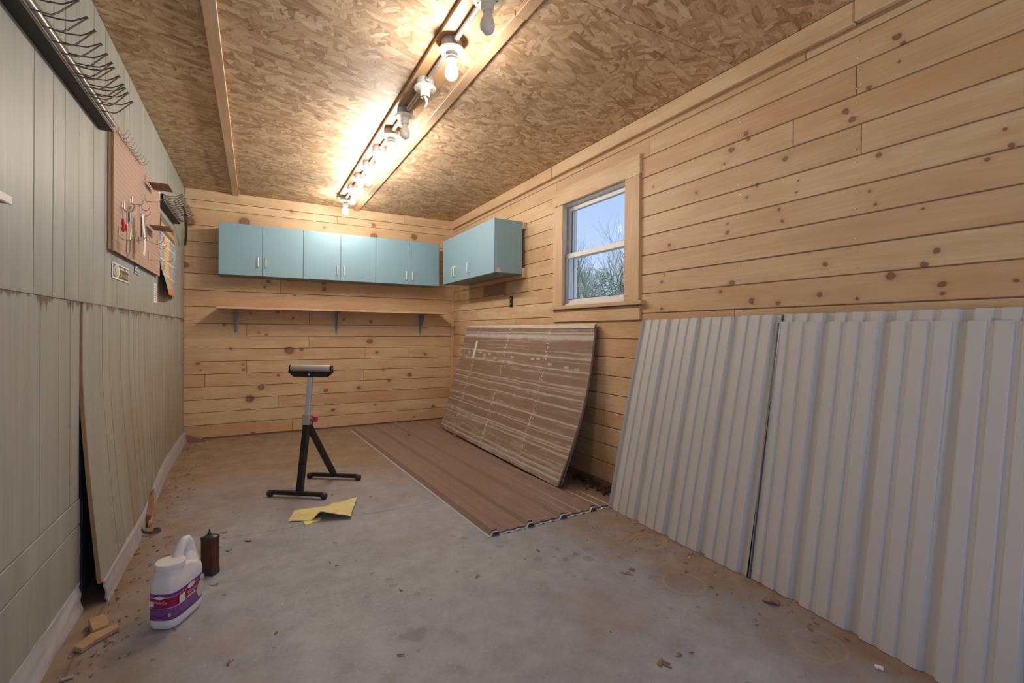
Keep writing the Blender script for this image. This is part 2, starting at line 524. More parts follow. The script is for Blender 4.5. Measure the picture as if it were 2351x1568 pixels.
    cm = t.math('MULTIPLY', t.ramp(cd, [(.0012, 1), (.0042, 0)]), t.math('MULTIPLY', t.math('GREATER_THAN', x, -.2), t.math('LESS_THAN', x, 1.12)))
    col = t.mix(t.math('MULTIPLY', cm, .8), col, (.07, .065, .06))
    # saw cut beside the left wall
    jx = t.math('ABSOLUTE', t.math('SUBTRACT', x, t.math('MULTIPLY_ADD', t.noise(t.comb(0.0, y, 0.0), 2, 2), .03, -.530)))
    jm = t.math('MULTIPLY', t.ramp(jx, [(.002, 1), (.006, 0)]), t.math('LESS_THAN', y, 2.42))
    col = t.mix(t.math('MULTIPLY', jm, .6), col, (.10, .085, .07))
    t.bump(t.math('ADD', n2, t.math('MULTIPLY', n3, .5)), .22, .004)
    return t.set(col, t.math('MULTIPLY_ADD', n2, .3, .38), 0, .4)
M['concrete'] = concrete()

def panelling(name, lower):
    t = NT(name)
    P = t.obj()
    s = t.sep(P)
    rnd = t.rand()
    y, z = s[1], s[2]
    ro = t.math('MULTIPLY', rnd, 31.0)
    g = t.noise(t.comb(ro, t.math('MULTIPLY', y, 95.0), t.math('MULTIPLY', z, 2.2)), 1, 4, .65)
    b = t.noise(t.comb(ro, t.math('MULTIPLY', y, 10.0), t.math('MULTIPLY', z, 1.0)), 1, 3, .55)
    col = t.ramp(b, [(.3, (.345, .375, .35)), (.5, (.40, .43, .405)), (.7, (.465, .49, .46))])
    col = t.mix(t.math('MULTIPLY', t.ramp(g, [(.4, 0), (.72, 1)]), .32), col, (.26, .265, .225))
    col = t.mix(t.math('MULTIPLY', rnd, .16), col, (.50, .54, .52))
    # damp-stained olive patches low down at the far end
    zone = t.math('MULTIPLY', t.ramp(t.math('MULTIPLY', y, .2), [(.40, .12), (.60, 1)]), t.ramp(t.math('MULTIPLY', z, .5), [(.16, 1), (.56, .35)]))
    st = t.ramp(t.noise(t.comb(0.0, t.math('MULTIPLY', y, 4.0), t.math('MULTIPLY', z, 1.1)), 1.3, 5, .6), [(.36, 0), (.6, 1)])
    col = t.mix(t.math('MULTIPLY', t.math('MULTIPLY', zone, t.math('MULTIPLY_ADD', st, .7, .3)), .72), col, (.265, .205, .115))
    if lower:
        # rust runs under the flashing
        drop = t.noise(t.comb(0.0, t.math('MULTIPLY', y, 26.0), 0.0), 1, 4, .7)
        clump = t.ramp(t.noise(t.comb(0.0, t.math('MULTIPLY', y, 3.1), 2.2), 1.4, 2), [(.44, .25), (.56, 1)])
        ln = t.math('MULTIPLY', t.math('MULTIPLY', t.ramp(drop, [(.38, .08), (.72, 1)]), clump), .105)
        m = t.math('SUBTRACT', 1.0, t.math('DIVIDE', t.math('SUBTRACT', 1.19, z), ln), clamp=True)
        col = t.mix(t.math('MULTIPLY', t.ramp(m, [(0, 0), (.45, 1)]), .85), col, (.13, .085, .072))
    t.bump(g, .2, .002)
    return t.set(col, .42, 0, .4)
M['panel_up'] = panelling('green_panelling', False)
M['panel_low'] = panelling('green_panelling_stained', True)

M['dark_gap'] = plain('dark_cavity', (.035, .028, .022), .9)
M['groove'] = plain('groove_shadow', (.36, .23, .115), .8, 0, .2)
M['groove_green'] = plain('groove_green', (.13, .135, .11), .8)
M['blue'] = (lambda t: t.set(t.mix(t.math('MULTIPLY', t.noise(t.comb(t.math('MULTIPLY', t.sep(t.obj())[0], 60), t.math('MULTIPLY', t.sep(t.obj())[1], 60), t.math('MULTIPLY', t.sep(t.obj())[2], 2)), 1, 4), .5),
             (.215, .365, .44), (.285, .44, .51)), .5, 0, .4))(NT('blue_paint'))
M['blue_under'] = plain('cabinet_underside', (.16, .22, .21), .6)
M['chip'] = plain('bare_chipboard', (.62, .45, .33), .8, 0, .3, 120)
M['cream'] = plain('cream_handle', (.86, .80, .66), .35)
M['vinyl'] = plain('white_vinyl', (.80, .80, .82), .35, 0, .03)
M['track'] = plain('grey_track', (.52, .53, .57), .5)
M['alu_dark'] = plain('dark_gasket', (.10, .10, .12), .5)
M['porcelain'] = plain('porcelain', (.80, .77, .68), .25, 0, .03)
M['steel'] = plain('galvanised_steel', (.55, .55, .53), .38, .75, .1, 25)
M['steel_grey'] = plain('grey_box_steel', (.42, .42, .40), .5, .3, .12, 25)
M['wire'] = plain('hook_wire', (.50, .49, .46), .32, .85, .1)
M['wire_brown'] = plain('rack_wire', (.17, .135, .105), .38, .55, .15)
M['rack'] = plain('rack_rail', (.40, .39, .38), .3, .6, .08)
M['rack_dark'] = plain('rack_rail_dark', (.02, .016, .012), .55, 0, .3, 14)
M['bracket'] = plain('grey_bracket', (.27, .30, .36), .4, .2)
M['black'] = plain('black_paint', (.012, .011, .011), .35, 0, .3)
M['rubber'] = plain('black_rubber', (.03, .03, .033), .5)
M['red'] = plain('red_plastic', (.62, .035, .04), .35)
M['roller'] = plain('grey_roller', (.52, .50, .46), .45, .1)
M['zinc'] = plain('zinc_tube', (.52, .56, .62), .35, .35)
M['white_pl'] = plain('white_plastic', (.84, .84, .86), .35, 0, .02)
M['white'] = plain('white_print', (.82, .80, .77), .6)
M['yellow'] = plain('yellow_print', (.80, .66, .12), .5)
M['black_pr'] = plain('black_print', (.09, .095, .10), .5)
M['sky_pr'] = plain('blue_print', (.12, .24, .52), .5)
M['brown_leaf'] = plain('dry_leaf', (.30, .175, .10), .7, 0, .4, 60)
M['ply'] = plain('scrap_wood', (.50, .33, .17), .7, 0, .3, 30)
M['oldwood'] = plain('weathered_wood', (.33, .20, .125), .8, 0, .35, 40)
M['curb'] = plain('grey_curb', (.42, .40, .42), .85, 0, .25, 14, bump=.5)
M['foam'] = plain('white_render', (.52, .535, .565), .85, 0, .22, 9, bump=.6)
M['soil'] = plain('loose_dirt', (.07, .045, .025), .95, 0, .5, 60)
M['bulb_off'] = plain('frosted_bulb', (.88, .86, .83), .25, 0, .02)
M['bark'] = plain('grey_green_bark', (.15, .175, .145), .9, 0, .2, 6)
M['bark2'] = plain('pale_bark', (.22, .235, .195), .9, 0, .2, 6)
M['ever'] = plain('evergreen', (.15, .205, .165), .8, 0, .4, 4)
M['bounce_pale'] = plain('bounce_concrete', (.58, .58, .57), .9, 0, .1, 2)
M['grass'] = plain('yard_grass', (.14, .15, .07), .95, 0, .4, 3)
M['kraft'] = plain('hardboard', (.36, .215, .10), .6, 0, .25, 40)
M['shelf_tin'] = plain('brown_tin', (.16, .065, .018), .45, .1, .3, 12)

def bulb_on():
    t = NT('lit_bulb')
    t.set((.9, .85, .75), .3)
    t.put(t.b.inputs['Emission Color'], (1.0, .925, .835))
    t.b.inputs['Emission Strength'].default_value = BULB_STRENGTH
    return t.m
M['bulb_on'] = bulb_on()

def glass(name):
    t = NT(name)
    return t.set((.98, .99, 1.0), 0.0, 0, .5, Transmission_Weight=1.0, IOR=1.0 + .02)
def pane():
    t = NT('window_glass')
    t.t.nodes.remove(t.b)
    tr = t.node('ShaderNodeBsdfTransparent'); tr.inputs[0].default_value = (.96, .98, 1, 1)
    gl = t.node('ShaderNodeBsdfGlossy'); gl.inputs['Roughness'].default_value = .02
    fr = t.node('ShaderNodeLayerWeight'); fr.inputs[0].default_value = .03
    mx = t.node('ShaderNodeMixShader')
    t.t.links.new(fr.outputs[0], mx.inputs[0]); t.t.links.new(tr.outputs[0], mx.inputs[1]); t.t.links.new(gl.outputs[0], mx.inputs[2])
    t.t.links.new(mx.outputs[0], t.out.inputs[0])
    return t.m
M['glass'] = pane()

def white_sheet():
    t = NT('white_steel')
    P = t.obj()
    n = t.noise(P, 3, 3)
    col = t.mix(n, (.56, .555, .535), (.62, .615, .60))
    sc = t.ramp(t.noise(t.vmath('MULTIPLY', P, (60, 60, 6)), 1, 4, .7), [(.72, 0), (.8, 1)])
    low = t.ramp(t.sep(P)[2], [(.05, 1), (.5, 0)])
    col = t.mix(t.math('MULTIPLY', sc, t.math('MULTIPLY', low, .45)), col, (.34, .26, .17))
    return t.set(col, .45, 0, .35)
M['white_sheet'] = white_sheet()
M['cream_sheet'] = plain('pale_steel_back', (.62, .62, .63), .35, .1)
def brown_sheet():
    t = NT('brown_steel')
    P = t.obj()
    n = t.noise(P, 4, 5, .6)
    d = t.noise(P, 14, 5, .7)
    col = t.mix(n, (.25, .17, .14), (.31, .225, .195))
    col = t.mix(t.math('MULTIPLY', t.ramp(d, [(.5, 0), (.75, 1)]), .35), col, (.42, .34, .29))
    return t.set(col, t.math('MULTIPLY_ADD', n, .12, .3), 0, .5)
M['brown_sheet'] = brown_sheet()

def brown_board():
    """hardboard face with smeared pale adhesive in lines; object coords: x along, y up the sheet"""
    t = NT('glue_marked_board')
    P = t.obj()
    s = t.sep(P)
    u, v = s[0], s[1]
    n = t.noise(P, 5, 4)
    col = t.mix(n, (.235, .155, .11), (.305, .215, .155))
    pale = (.70, .665, .62)
    vw = t.math('ADD', v, t.math('MULTIPLY_ADD', t.noise(t.comb(u, 0.0, 0.0), 2, 3), .03, -.015))
    lines = t.noise(t.comb(t.math('MULTIPLY', u, .55), t.math('MULTIPLY', vw, 36.0), 3.1), 1, 4, .75)
    patch = t.noise(t.comb(t.math('MULTIPLY', u, 7.0), t.math('MULTIPLY', vw, 24.0), 0.0), 1, 3, .6)
    m1 = t.math('MULTIPLY', t.ramp(lines, [(.52, 0), (.63, 1)]), t.ramp(patch, [(.32, .15), (.6, 1)]))
    band = None
    for v0, w in ((.895, .006), (.80, .005), (.655, .004), (.60, .005), (.53, .004), (.42, .006), (.335, .004), (.255, .006), (.235, .004), (.205, .005), (.08, .006), (.04, .008), (1.085, .005), (1.05, .018)):
        d = t.ramp(t.math('ABSOLUTE', t.math('SUBTRACT', vw, v0)), [(w * .5, 1), (w * 1.6, 0)])
        band = d if band is None else t.math('MAXIMUM', band, d)
    band = t.math('MULTIPLY', band, t.ramp(patch, [(.25, .35), (.5, .9)]))
    dots = t.voro(t.comb(t.math('MULTIPLY', u, 50.0), t.math('MULTIPLY', v, 50.0), 0.0), 1)
    dcol = None
    for u0 in (.36, 1.02, 1.70):
        d = t.ramp(t.math('ABSOLUTE', t.math('SUBTRACT', u, t.math('ADD', u0, t.math('MULTIPLY_ADD', t.noise(t.comb(0.0, v, u0), 6, 3), .06, -.03)))), [(.012, 1), (.035, 0)])
        dcol = d if dcol is None else t.math('MAXIMUM', dcol, d)
    dm = t.math('MULTIPLY', dcol, t.ramp(dots, [(.28, 1), (.42, 0)]))
    dm = t.math('MULTIPLY', dm, t.ramp(t.noise(t.comb(0.0, t.math('MULTIPLY', v, 9.0), 1.0), 1, 3), [(.36, .2), (.5, 1)]))
    sq = t.voro(t.comb(t.math('MULTIPLY', u, 9.0), t.math('MULTIPLY', v, 26.0), 0.0), 1, metric='CHEBYCHEV', rnd=.7)
    sb = t.math('MULTIPLY', t.ramp(sq, [(.20, 1), (.27, 0)]), t.ramp(t.math('ABSOLUTE', t.math('SUBTRACT', v, .84)), [(.03, 1), (.06, 0)]))
    lo = t.math('MULTIPLY', t.ramp(t.noise(t.comb(t.math('MULTIPLY', u, 4), t.math('MULTIPLY', v, 30), 2), 1, 4, .7), [(.45, 0), (.62, 1)]), t.ramp(v, [(.0, .8), (.14, .5), (.24, 0)]))
    tot = t.math('MAXIMUM', t.math('MAXIMUM', t.math('MULTIPLY', m1, .62), t.math('MULTIPLY', band, .72)), t.math('MAXIMUM', t.math('MULTIPLY', dm, .95), t.math('MAXIMUM', t.math('MULTIPLY', sb, .6), t.math('MULTIPLY', lo, .6))))
    return t.set(t.mix(tot, col, pale), .55, 0, .35)
M['brown_board'] = brown_board()
M['board_edge'] = plain('board_core', (.66, .60, .48), .85, 0, .12, 60)
M['board_side'] = plain('board_side', (.26, .20, .145), .8, 0, .25, 60)

def pegboard():
    t = NT('pegboard')
    P = t.obj()
    s = t.sep(P)
    h = t.voro(t.comb(0.0, t.math('MULTIPLY', s[1], 39.4), t.math('MULTIPLY', s[2], 39.4)), 1, rnd=0)
    n = t.noise(P, 4, 4)
    col = t.mix(n, (.43, .285, .215), (.52, .355, .275))
    gr = t.ramp(t.noise(t.vmath('ADD', P, (1, 3, 2)), 2.6, 4), [(.55, 0), (.7, 1)])
    col = t.mix(t.math('MULTIPLY', gr, .4), col, (.30, .245, .23))
    col = t.mix(t.math('MULTIPLY', t.ramp(h, [(.11, 1), (.17, 0)]), .75), col, (.09, .045, .03))
    return t.set(col, .6, 0, .3)
M['pegboard'] = pegboard()

def rag():
    t = NT('yellow_cloth')
    P = t.obj()
    n = t.noise(P, 14, 4, .6)
    col = t.mix(t.math('MULTIPLY', t.ramp(n, [(.55, 0), (.72, 1)]), .5), (.84, .76, .36), (.60, .43, .17))
    g = t.ramp(t.noise(t.vmath('ADD', P, (2, 7, 0)), 11, 3), [(.62, 0), (.74, 1)])
    col = t.mix(t.math('MULTIPLY', g, .5), col, (.42, .40, .33))
    t.bump(t.noise(P, 180, 2), .2, .002)
    return t.set(col, .85, 0, .1)
M['rag'] = rag()
M['rust'] = plain('rusty_tin', (.105, .045, .028), .5, .3, .45, 25)
M['tin_dark'] = plain('dark_tin', (.075, .07, .068), .4, .5, .3, 25)

def jug_label():
    """object coords: z height on the jug"""
    t = NT('jug_label')
    s = t.sep(t.obj())
    z = s[2]
    col = t.ramp(t.math('MULTIPLY', z, 5.0), [(.0, (.105, .018, .165)), (.235, (.105, .018, .165)), (.25, (.17, .045, .25)), (.395, (.17, .045, .25)), (.40, (.70, .60, .70)), (.412, (.36, .004, .075)),
                 (.585, (.42, .006, .11)), (.59, (.75, .68, .76)), (.60, (.17, .035, .26)), (.70, (.20, .05, .32))], 'CONSTANT')
    ln = t.math('SINE', t.math('MULTIPLY', z, 1300.0))
    seg = t.noise(t.comb(t.math('MULTIPLY', s[0], 18), t.math('MULTIPLY', s[1], 18), t.math('MULTIPLY', t.math('FLOOR', t.math('MULTIPLY', z, 206.9)), 3.7)), 1, 2)
    m = t.math('MULTIPLY', t.ramp(ln, [(.2, 0), (.6, 1)]), t.math('MULTIPLY', t.math('LESS_THAN', z, .078), t.math('GREATER_THAN', seg, .42)))
    col = t.mix(t.math('MULTIPLY', m, .40), col, (.50, .36, .58))
    return t.set(col, .4)
M['jug_label'] = jug_label()

def poster():
    t = NT('calendar_print')
    s = t.sep(t.obj())
    y, z = s[1], s[2]
    n = t.noise(t.comb(0.0, t.math('MULTIPLY', y, 26.0), t.math('MULTIPLY', z, 16.0)), 1, 4, .7)
    pic = t.ramp(n, [(.35, (.13, .14, .16)), (.48, (.30, .40, .50)), (.62, (.50, .60, .68)), (.75, (.75, .77, .78))])
    yy = t.math('DIVIDE', t.math('SUBTRACT', y, 4.10), .685)
    txt = t.math('MULTIPLY', t.ramp(t.math('SINE', t.math('MULTIPLY', z, 300.0)), [(.1, 0), (.4, 1)]),
                 t.ramp(t.noise(t.comb(0.0, t.math('MULTIPLY', y, 60.0), t.math('MULTIPLY', z, 50.0)), 1, 2), [(.46, 0), (.54, 1)]))
    cream = t.mix(t.math('MULTIPLY', txt, .7), (.74, .62, .42), (.25, .2, .16))
    orange = (.66, .32, .075)
    lowc = t.mix(t.math('MULTIPLY', txt, .5), orange, (.30, .16, .08))
    cen = t.mix(t.math('LESS_THAN', z, 1.47), cream, lowc)
    def between(a, b): return t.math('MULTIPLY', t.math('GREATER_THAN', yy, a), t.math('LESS_THAN', yy, b))
    col = t.mix(between(.16, .70), pic, orange)
    col = t.mix(between(.26, .56), col, cen)
    for zz in (1.70, 1.59, 1.475):
        col = t.mix(t.math('LESS_THAN', t.math('ABSOLUTE', t.math('SUBTRACT', z, zz)), .005), col, (.80, .74, .62))
    top = t.ramp(t.math('SUBTRACT', 1.907, z), [(0, (.16, .15, .14)), (.055, orange), (.095, (.16, .15, .14)), (.13, (.75, .72, .66)), (.14, (.16, .15, .14))], 'CONSTANT')
    col = t.mix(t.math('GREATER_THAN', z, 1.767), col, top)
    col = t.mix(t.math('LESS_THAN', z, 1.365), col, (.62, .22, .10))
    return t.set(col, .5, 0, .4)
M['poster'] = poster()

def lettering(txt, origin, right, up, height, width, mat, parent, name='lettering', depth=.0006, shear=0):
    """flat raised letters: origin = lower left corner"""
    cu = bpy.data.curves.new('text', 'FONT')
    cu.body = txt
    cu.shear = shear
    cu.resolution_u = 3
    tmp = bpy.data.objects.new('text', cu)
    COL.objects.link(tmp)
    bpy.context.view_layer.update()
    dg = bpy.context.evaluated_depsgraph_get()
    me0 = bpy.data.meshes.new_from_object(tmp.evaluated_get(dg))
    bpy.data.objects.remove(tmp)
    bpy.data.curves.remove(cu)
    xs = [v.co.x for v in me0.vertices]; ys = [v.co.y for v in me0.vertices]
    x0, x1, y0, y1 = min(xs), max(xs), min(ys), max(ys)
    right, up = Vector(right).normalized(), Vector(up).normalized()
    nrm = right.cross(up)
    mb = MB()
    P = [Vector(origin) + right * ((v.co.x - x0) / (x1 - x0) * width) + up * ((v.co.y - y0) / (y1 - y0) * height) + nrm * depth for v in me0.vertices]
    mb.add(P, [tuple(p.vertices) for p in me0.polygons])
    bpy.data.meshes.remove(me0)
    return mb.build(name, mat, parent)

rng = random.Random(7)

# ================================================================== SETTING
fl = MB().box(XL - .15, XR + .15, -1.3, YB + .15, -.12, 0).build('floor', M['concrete'])
struct(fl, 'grey concrete slab with brown dirt along the walls and a hairline crack')

# ---- back wall: shiplap rows, each board its own piece
def row_boards(parent, mat, axis, zs, splits, lo, hi, front, thick, gap, cut=None, bev=.0022):
    """axis = 0 (boards along x at y=front) or 1 (boards along y at x=front)"""
    for i in range(len(zs) - 1):
        z0, z1 = zs[i] + gap / 2, zs[i + 1] - gap / 2
        js = sorted([lo] + [j for j in splits.get(i, []) if lo < j < hi] + [hi])
        segs = [(js[k], js[k + 1]) for k in range(len(js) - 1)]
        if cut:
            c0, c1, cz0, cz1 = cut
            if z1 > cz0 and z0 < cz1:
                out = []
                for a, b in segs:
                    if b <= c0 or a >= c1: out.append((a, b)); continue
                    if a < c0: out.append((a, c0))
                    if b > c1: out.append((c1, b))
                segs = out
        for a, b in segs:
            e = rng.uniform(-.0012, .0012)
            a2 = a + (.0012 if a > lo else 0); b2 = b - (.0012 if b < hi else 0)
            if axis == 0: m = MB().box(a2, b2, front + e, front + thick, z0, z1)
            else: m = MB().box(front + e, front + thick, a2, b2, z0, z1)
            m.build('board', mat, parent, bevel=bev)

wb = MB().box(XL - .15, XR + .15, YB + .012, YB + .15, -.12, ZC + .1).build('wall_back', M['groove'])
struct(wb, 'back wall of knotty pine boards behind the blue cabinets')
zb = [.016, .1425, .266, .391, .516, .641, .766, .891, 1.018, 1.144, 1.306, 1.468, 1.63, 1.792, 1.939, 2.10, 2.265, 2.345]
bx = lambda px, py: on(1, YB, px, py).x
row_boards(wb, M['pine_back'], 0, zb, {0: [bx(671, 980)], 2: [bx(638, 940)], 4: [bx(835, 905), bx(470, 930)], 5: [bx(566, 880)], 6: [bx(838, 830), bx(939, 830)],
           7: [bx(709, 812)], 8: [bx(566, 786)], 9: [bx(710, 758)], 11: [bx(644, 690)], 12: [.9], 14: [.4], 16: [bx(774, 502)]}, XL, XR, YB, .012, .0042)
fr = MB()
for a, b in ((XL, bx(897, 500)), (bx(897, 500), bx(928, 500)), (bx(928, 500), XR)):
    MB().box(a + .001, b - .001, YB - .006, YB + .012, 2.347, ZC - .001).build('frieze_board', M['pine_back'], wb, bevel=.002)

# ---- right wall
WY0, WY1, WZ0, WZ1 = 2.372, 3.19, 1.272, 2.128
wr = MB()
for q in ((-1.3, WY0, -.12, ZC + .1), (WY1, YB + .15, -.12, ZC + .1), (WY0, WY1, -.12, WZ0), (WY0, WY1, WZ1, ZC + .1)):
    wr.box(XR + .007, XR + .14, *q)
wr = wr.build('wall_right', M['groove'])
struct(wr, 'right wall of wide knotty pine boards with the window in it')
zr = [.035, .168, .296, .422, .53, .652, .78, .912, 1.04, 1.205, 1.329, 1.449, 1.571, 1.693, 1.816, 1.942, 2.067, 2.191, 2.312, 2.346]
row_boards(wr, M['pine_right'], 1, zr, {8: [1.579, 3.9], 10: [4.4, -.2], 11: [.0], 12: [3.6], 13: [-.5], 14: [1.007, 4.7], 15: [1.285, 3.9], 16: [1.027, 4.2], 17: [2.182, 3.22], 18: [1.231, 2.86, -.4], 3: [3.3], 5: [2.3]},
           -1.2, YB, XR, .012, .0056, cut=(WY0, WY1, WZ0, WZ1))
t2 = empty_struct('trim_2', 'pine trim boards running under the ceiling along the right wall')
for a, b, dz in ((-1.2, .35, 0), (.35, 1.028, .006), (1.03, 3.262, 0), (3.266, YB, -.002)):
    MB().box(XR - .024, XR + .007, a, b - .002, 2.356 + dz, ZC - .002).build('trim_board', M['pine_y'], t2, bevel=.003)
MB().box(XR - .034, XR + .002, YB - .024, YB + .004, .02, 2.345).build('trim_1', M['pine_v'], bevel=.003)
struct(bpy.data.objects['trim_1'], 'narrow pine corner strip between the back and right walls')

# ---- front wall with the open garage doorway (behind the viewer)
wf = MB()
for q in ((XL - .15, -.56, -.12, ZC + .1), (2.13, XR + .15, -.12, ZC + .1), (-.56, 2.13, 2.34, ZC + .1)):
    wf.box(q[0], q[1], -1.3, -1.2, q[2], q[3])
struct(wf.build('wall_front', M['pine_x']), 'front wall round the open garage doorway')

# ---- left wall: two tiers of grooved panelling, each plank a piece
wl = MB()
wl.box(XL - .15, XL - .012, -1.3, YB + .15, 1.0, ZC + .1)
wl.box(XL - .15, XL - .012, -1.3, 2.37, -.12, 1.0)
wl.box(XL - .15, XL - .012, 2.52, YB + .15, -.12, 1.0)
wl.box(XL - .28, XL - .15, 2.2, 2.7, -.12, 1.0)
wl = wl.build('wall_left', M['groove_green'])
struct(wl, 'left wall of grey green grooved panelling, rust stained below the seam')
ups = [-1.2, -.55, .05, .6, 1.02, 1.28, 1.62, 1.988, 2.145, 2.258, 2.411, 2.60, 2.771, 2.99, 3.12, 3.238, 3.41, 3.56, 3.638, 3.80, 3.974, 4.13, 4.29, 4.455, 4.57, 4.73, 4.945, 5.065, 5.285, YB]
for a, b in zip(ups[:-1], ups[1:]):
    MB().box(XL - .012, XL + rng.uniform(-.0006, .0006), a + .0022, b - .0022, 1.186, ZC - .001).build('plank', M['panel_up'], wl, bevel=.0015)
def bow(y, z):
    """the loose lower sheets stand away from the wall near the floor"""
    if y < 2.376: return .012
    k = max(0, min(1, (.92 - z) / .86))
    fy = 1 if y < 3.0 else max(0, 1 - (y - 3.0) / 1.5)
    fy = fy * fy * (3 - 2 * fy)
    return .004 + .016 * max(0, 1 - (y - 2.4) / 2) + .062 * k ** 1.3 * fy
lows = [-1.2, -.55, .05, .6, 1.02, 1.28, 1.62, 1.998, 2.160, 2.274, 2.378]
for a, b in zip(lows[:-1], lows[1:]):
    MB().box(XL - .012, XL + .012 + rng.uniform(-.0006, .0006), a + .0022, b - .0022, .432, 1.183).build('plank', M['panel_low'], wl, bevel=.0015)
for a, b in ((-1.2, .6), (.6, 2.378)):
    MB().box(XL - .012, XL + .015, a, b, .333, .429).build('plank', M['panel_low'], wl, bevel=.002)
    MB().box(XL - .012, XL + .015, a, b, .092, .328).build('plank', M['panel_low'], wl, bevel=.002)
lows2 = [2.381, 2.655, 2.772, 2.984, 3.173, 3.293, 3.423, 3.602, 3.70, 3.85, 3.97, 4.086, 4.28, 4.42, 4.558, 4.70, 4.854, 5.06, 5.285, YB]
for a, b in zip(lows2[:-1], lows2[1:]):
    fn = lambda u, v, a=a, b=b: (XL + bow(a + (b - a) * u, .085 + 1.098 * v), a + .0022 + (b - a - .0044) * u, .085 + 1.098 * v)
    MB().slab(fn, 1, 14, lambda u, v: (-.011, 0, 0)).build('plank', M['panel_low'], wl, smooth=True)
# raw brown edge of the sprung sheet
fn = lambda u, v: (XL + bow(2.39, .085 + 1.09 * v) - .001 - .012 * u, 2.3795, .085 + 1.09 * v)
MB().slab(fn, 1, 12, lambda u, v: (0, .003, 0)).build('sheet_edge', M['kraft'], wl)
# curb and skim of white render at the foot of the wall
bs = empty_struct('baseboard_left', 'concrete curb and white render along the foot of the left wall')
def curb(u, v):
    y = 2.40 + 3.1 * u
    n = mnoise.noise(Vector((y * 3, v * 4, 1))) * .010
    fade = max(0, 1 - max(0, (y - 3.0)) / 1.3)
    x = XL + .006 + (.016 + .062 * fade) * (1 if v < .8 else 1 - (v - .8) * 1.3) + n * fade + (1 - v) * .012
    return (x, y, .095 * v * (1 + n * 3))
MB().slab(curb, 60, 6, lambda u, v: (-.006 - .05 * min(1, u * 12), 0, 0)).build('curb', M['curb'], bs, smooth=True)
def render_(u, v):
    y = .2 + 2.165 * u
    n = mnoise.noise(Vector((y * 5, v * 3, 5))) * .007 + mnoise.noise(Vector((y * 17, v * 9, 2))) * .004
    x = XL + .014 + (1 - v) ** 1.6 * .012 + n + .004
    return (x, y, .108 * v + (mnoise.noise(Vector((y * 9, 7, 0))) * .012 if v > .9 else 0))
MB().slab(render_, 90, 8, lambda u, v: (-.06, 0, -.001)).build('render_skim', M['foam'], bs, smooth=True)

# ---- ceiling: strand board sheets and cover strips
cl = MB().box(XL - .15, XR + .15, -1.3, YB + .15, ZC + .012, ZC + .1).build('ceiling', M['dark_gap'])
struct(cl, 'ceiling of strand board sheets')
for (x0, x1, ys) in ((XL - .012, -.172, (-1.3, 1.50, 3.78, YB + .012)), (-.172, 1.0, (-1.3, .35, 2.62 + 3, YB + .012)), (1.0, XR + .012, (-1.3, 1.575, 3.858, YB + .012))):
    ys = [y for y in ys if y <= YB + .012]
    for a, b in zip(ys[:-1], ys[1:]):
        MB().box(x0 + .0015, x1 - .0015, a + .0018, b - .0018, ZC + rng.uniform(0, .0015), ZC + .012).build('ceiling_panel', M['osb'], cl)
t3 = MB().box(-.201, -.145, -1.2, YB - .007, ZC - .022, ZC - .0005).build('trim_3', M['pine_ceil'], bevel=.002)
struct(t3, 'left pine strip nailed along the ceiling')
t4 = empty_struct('trim_4', 'right pine strip nailed along the ceiling beside the bulbs')
MB().box(.968, 1.022, -1.2, 1.757, ZC - .026, ZC - .0005).build('cover_strip', M['pine_ceil'], t4, bevel=.002)
MB().box(.966, 1.020, 1.76, YB - .007, ZC - .022, ZC - .0005).build('cover_strip', M['pine_ceil'], t4, bevel=.002)

# ---- window
wi = empty_struct('window_1', 'white double hung window in a pine casing')
cs = lambda *q: MB().box(*q).build('casing', M['pine_v'], wi, bevel=.003)
MB().box(XR - .022, XR + .006, 2.246, 3.238, 2.100, 2.228).build('casing', M['pine_y'], wi, bevel=.003)
cs(XR - .021, XR + .006, 2.249, 2.386, 1.292, 2.097)
cs(XR - .021, XR + .006, 3.104, 3.236, 1.292, 2.097)
MB().box(XR - .046, XR + .09, 2.205, 3.255, 1.262, 1.290).build('sill', M['pine_y'], wi, bevel=.004)
MB().box(XR - .016, XR + .006, 2.244, 3.236, 1.165, 1.258).build('apron', M['pine_y'], wi, bevel=.002)
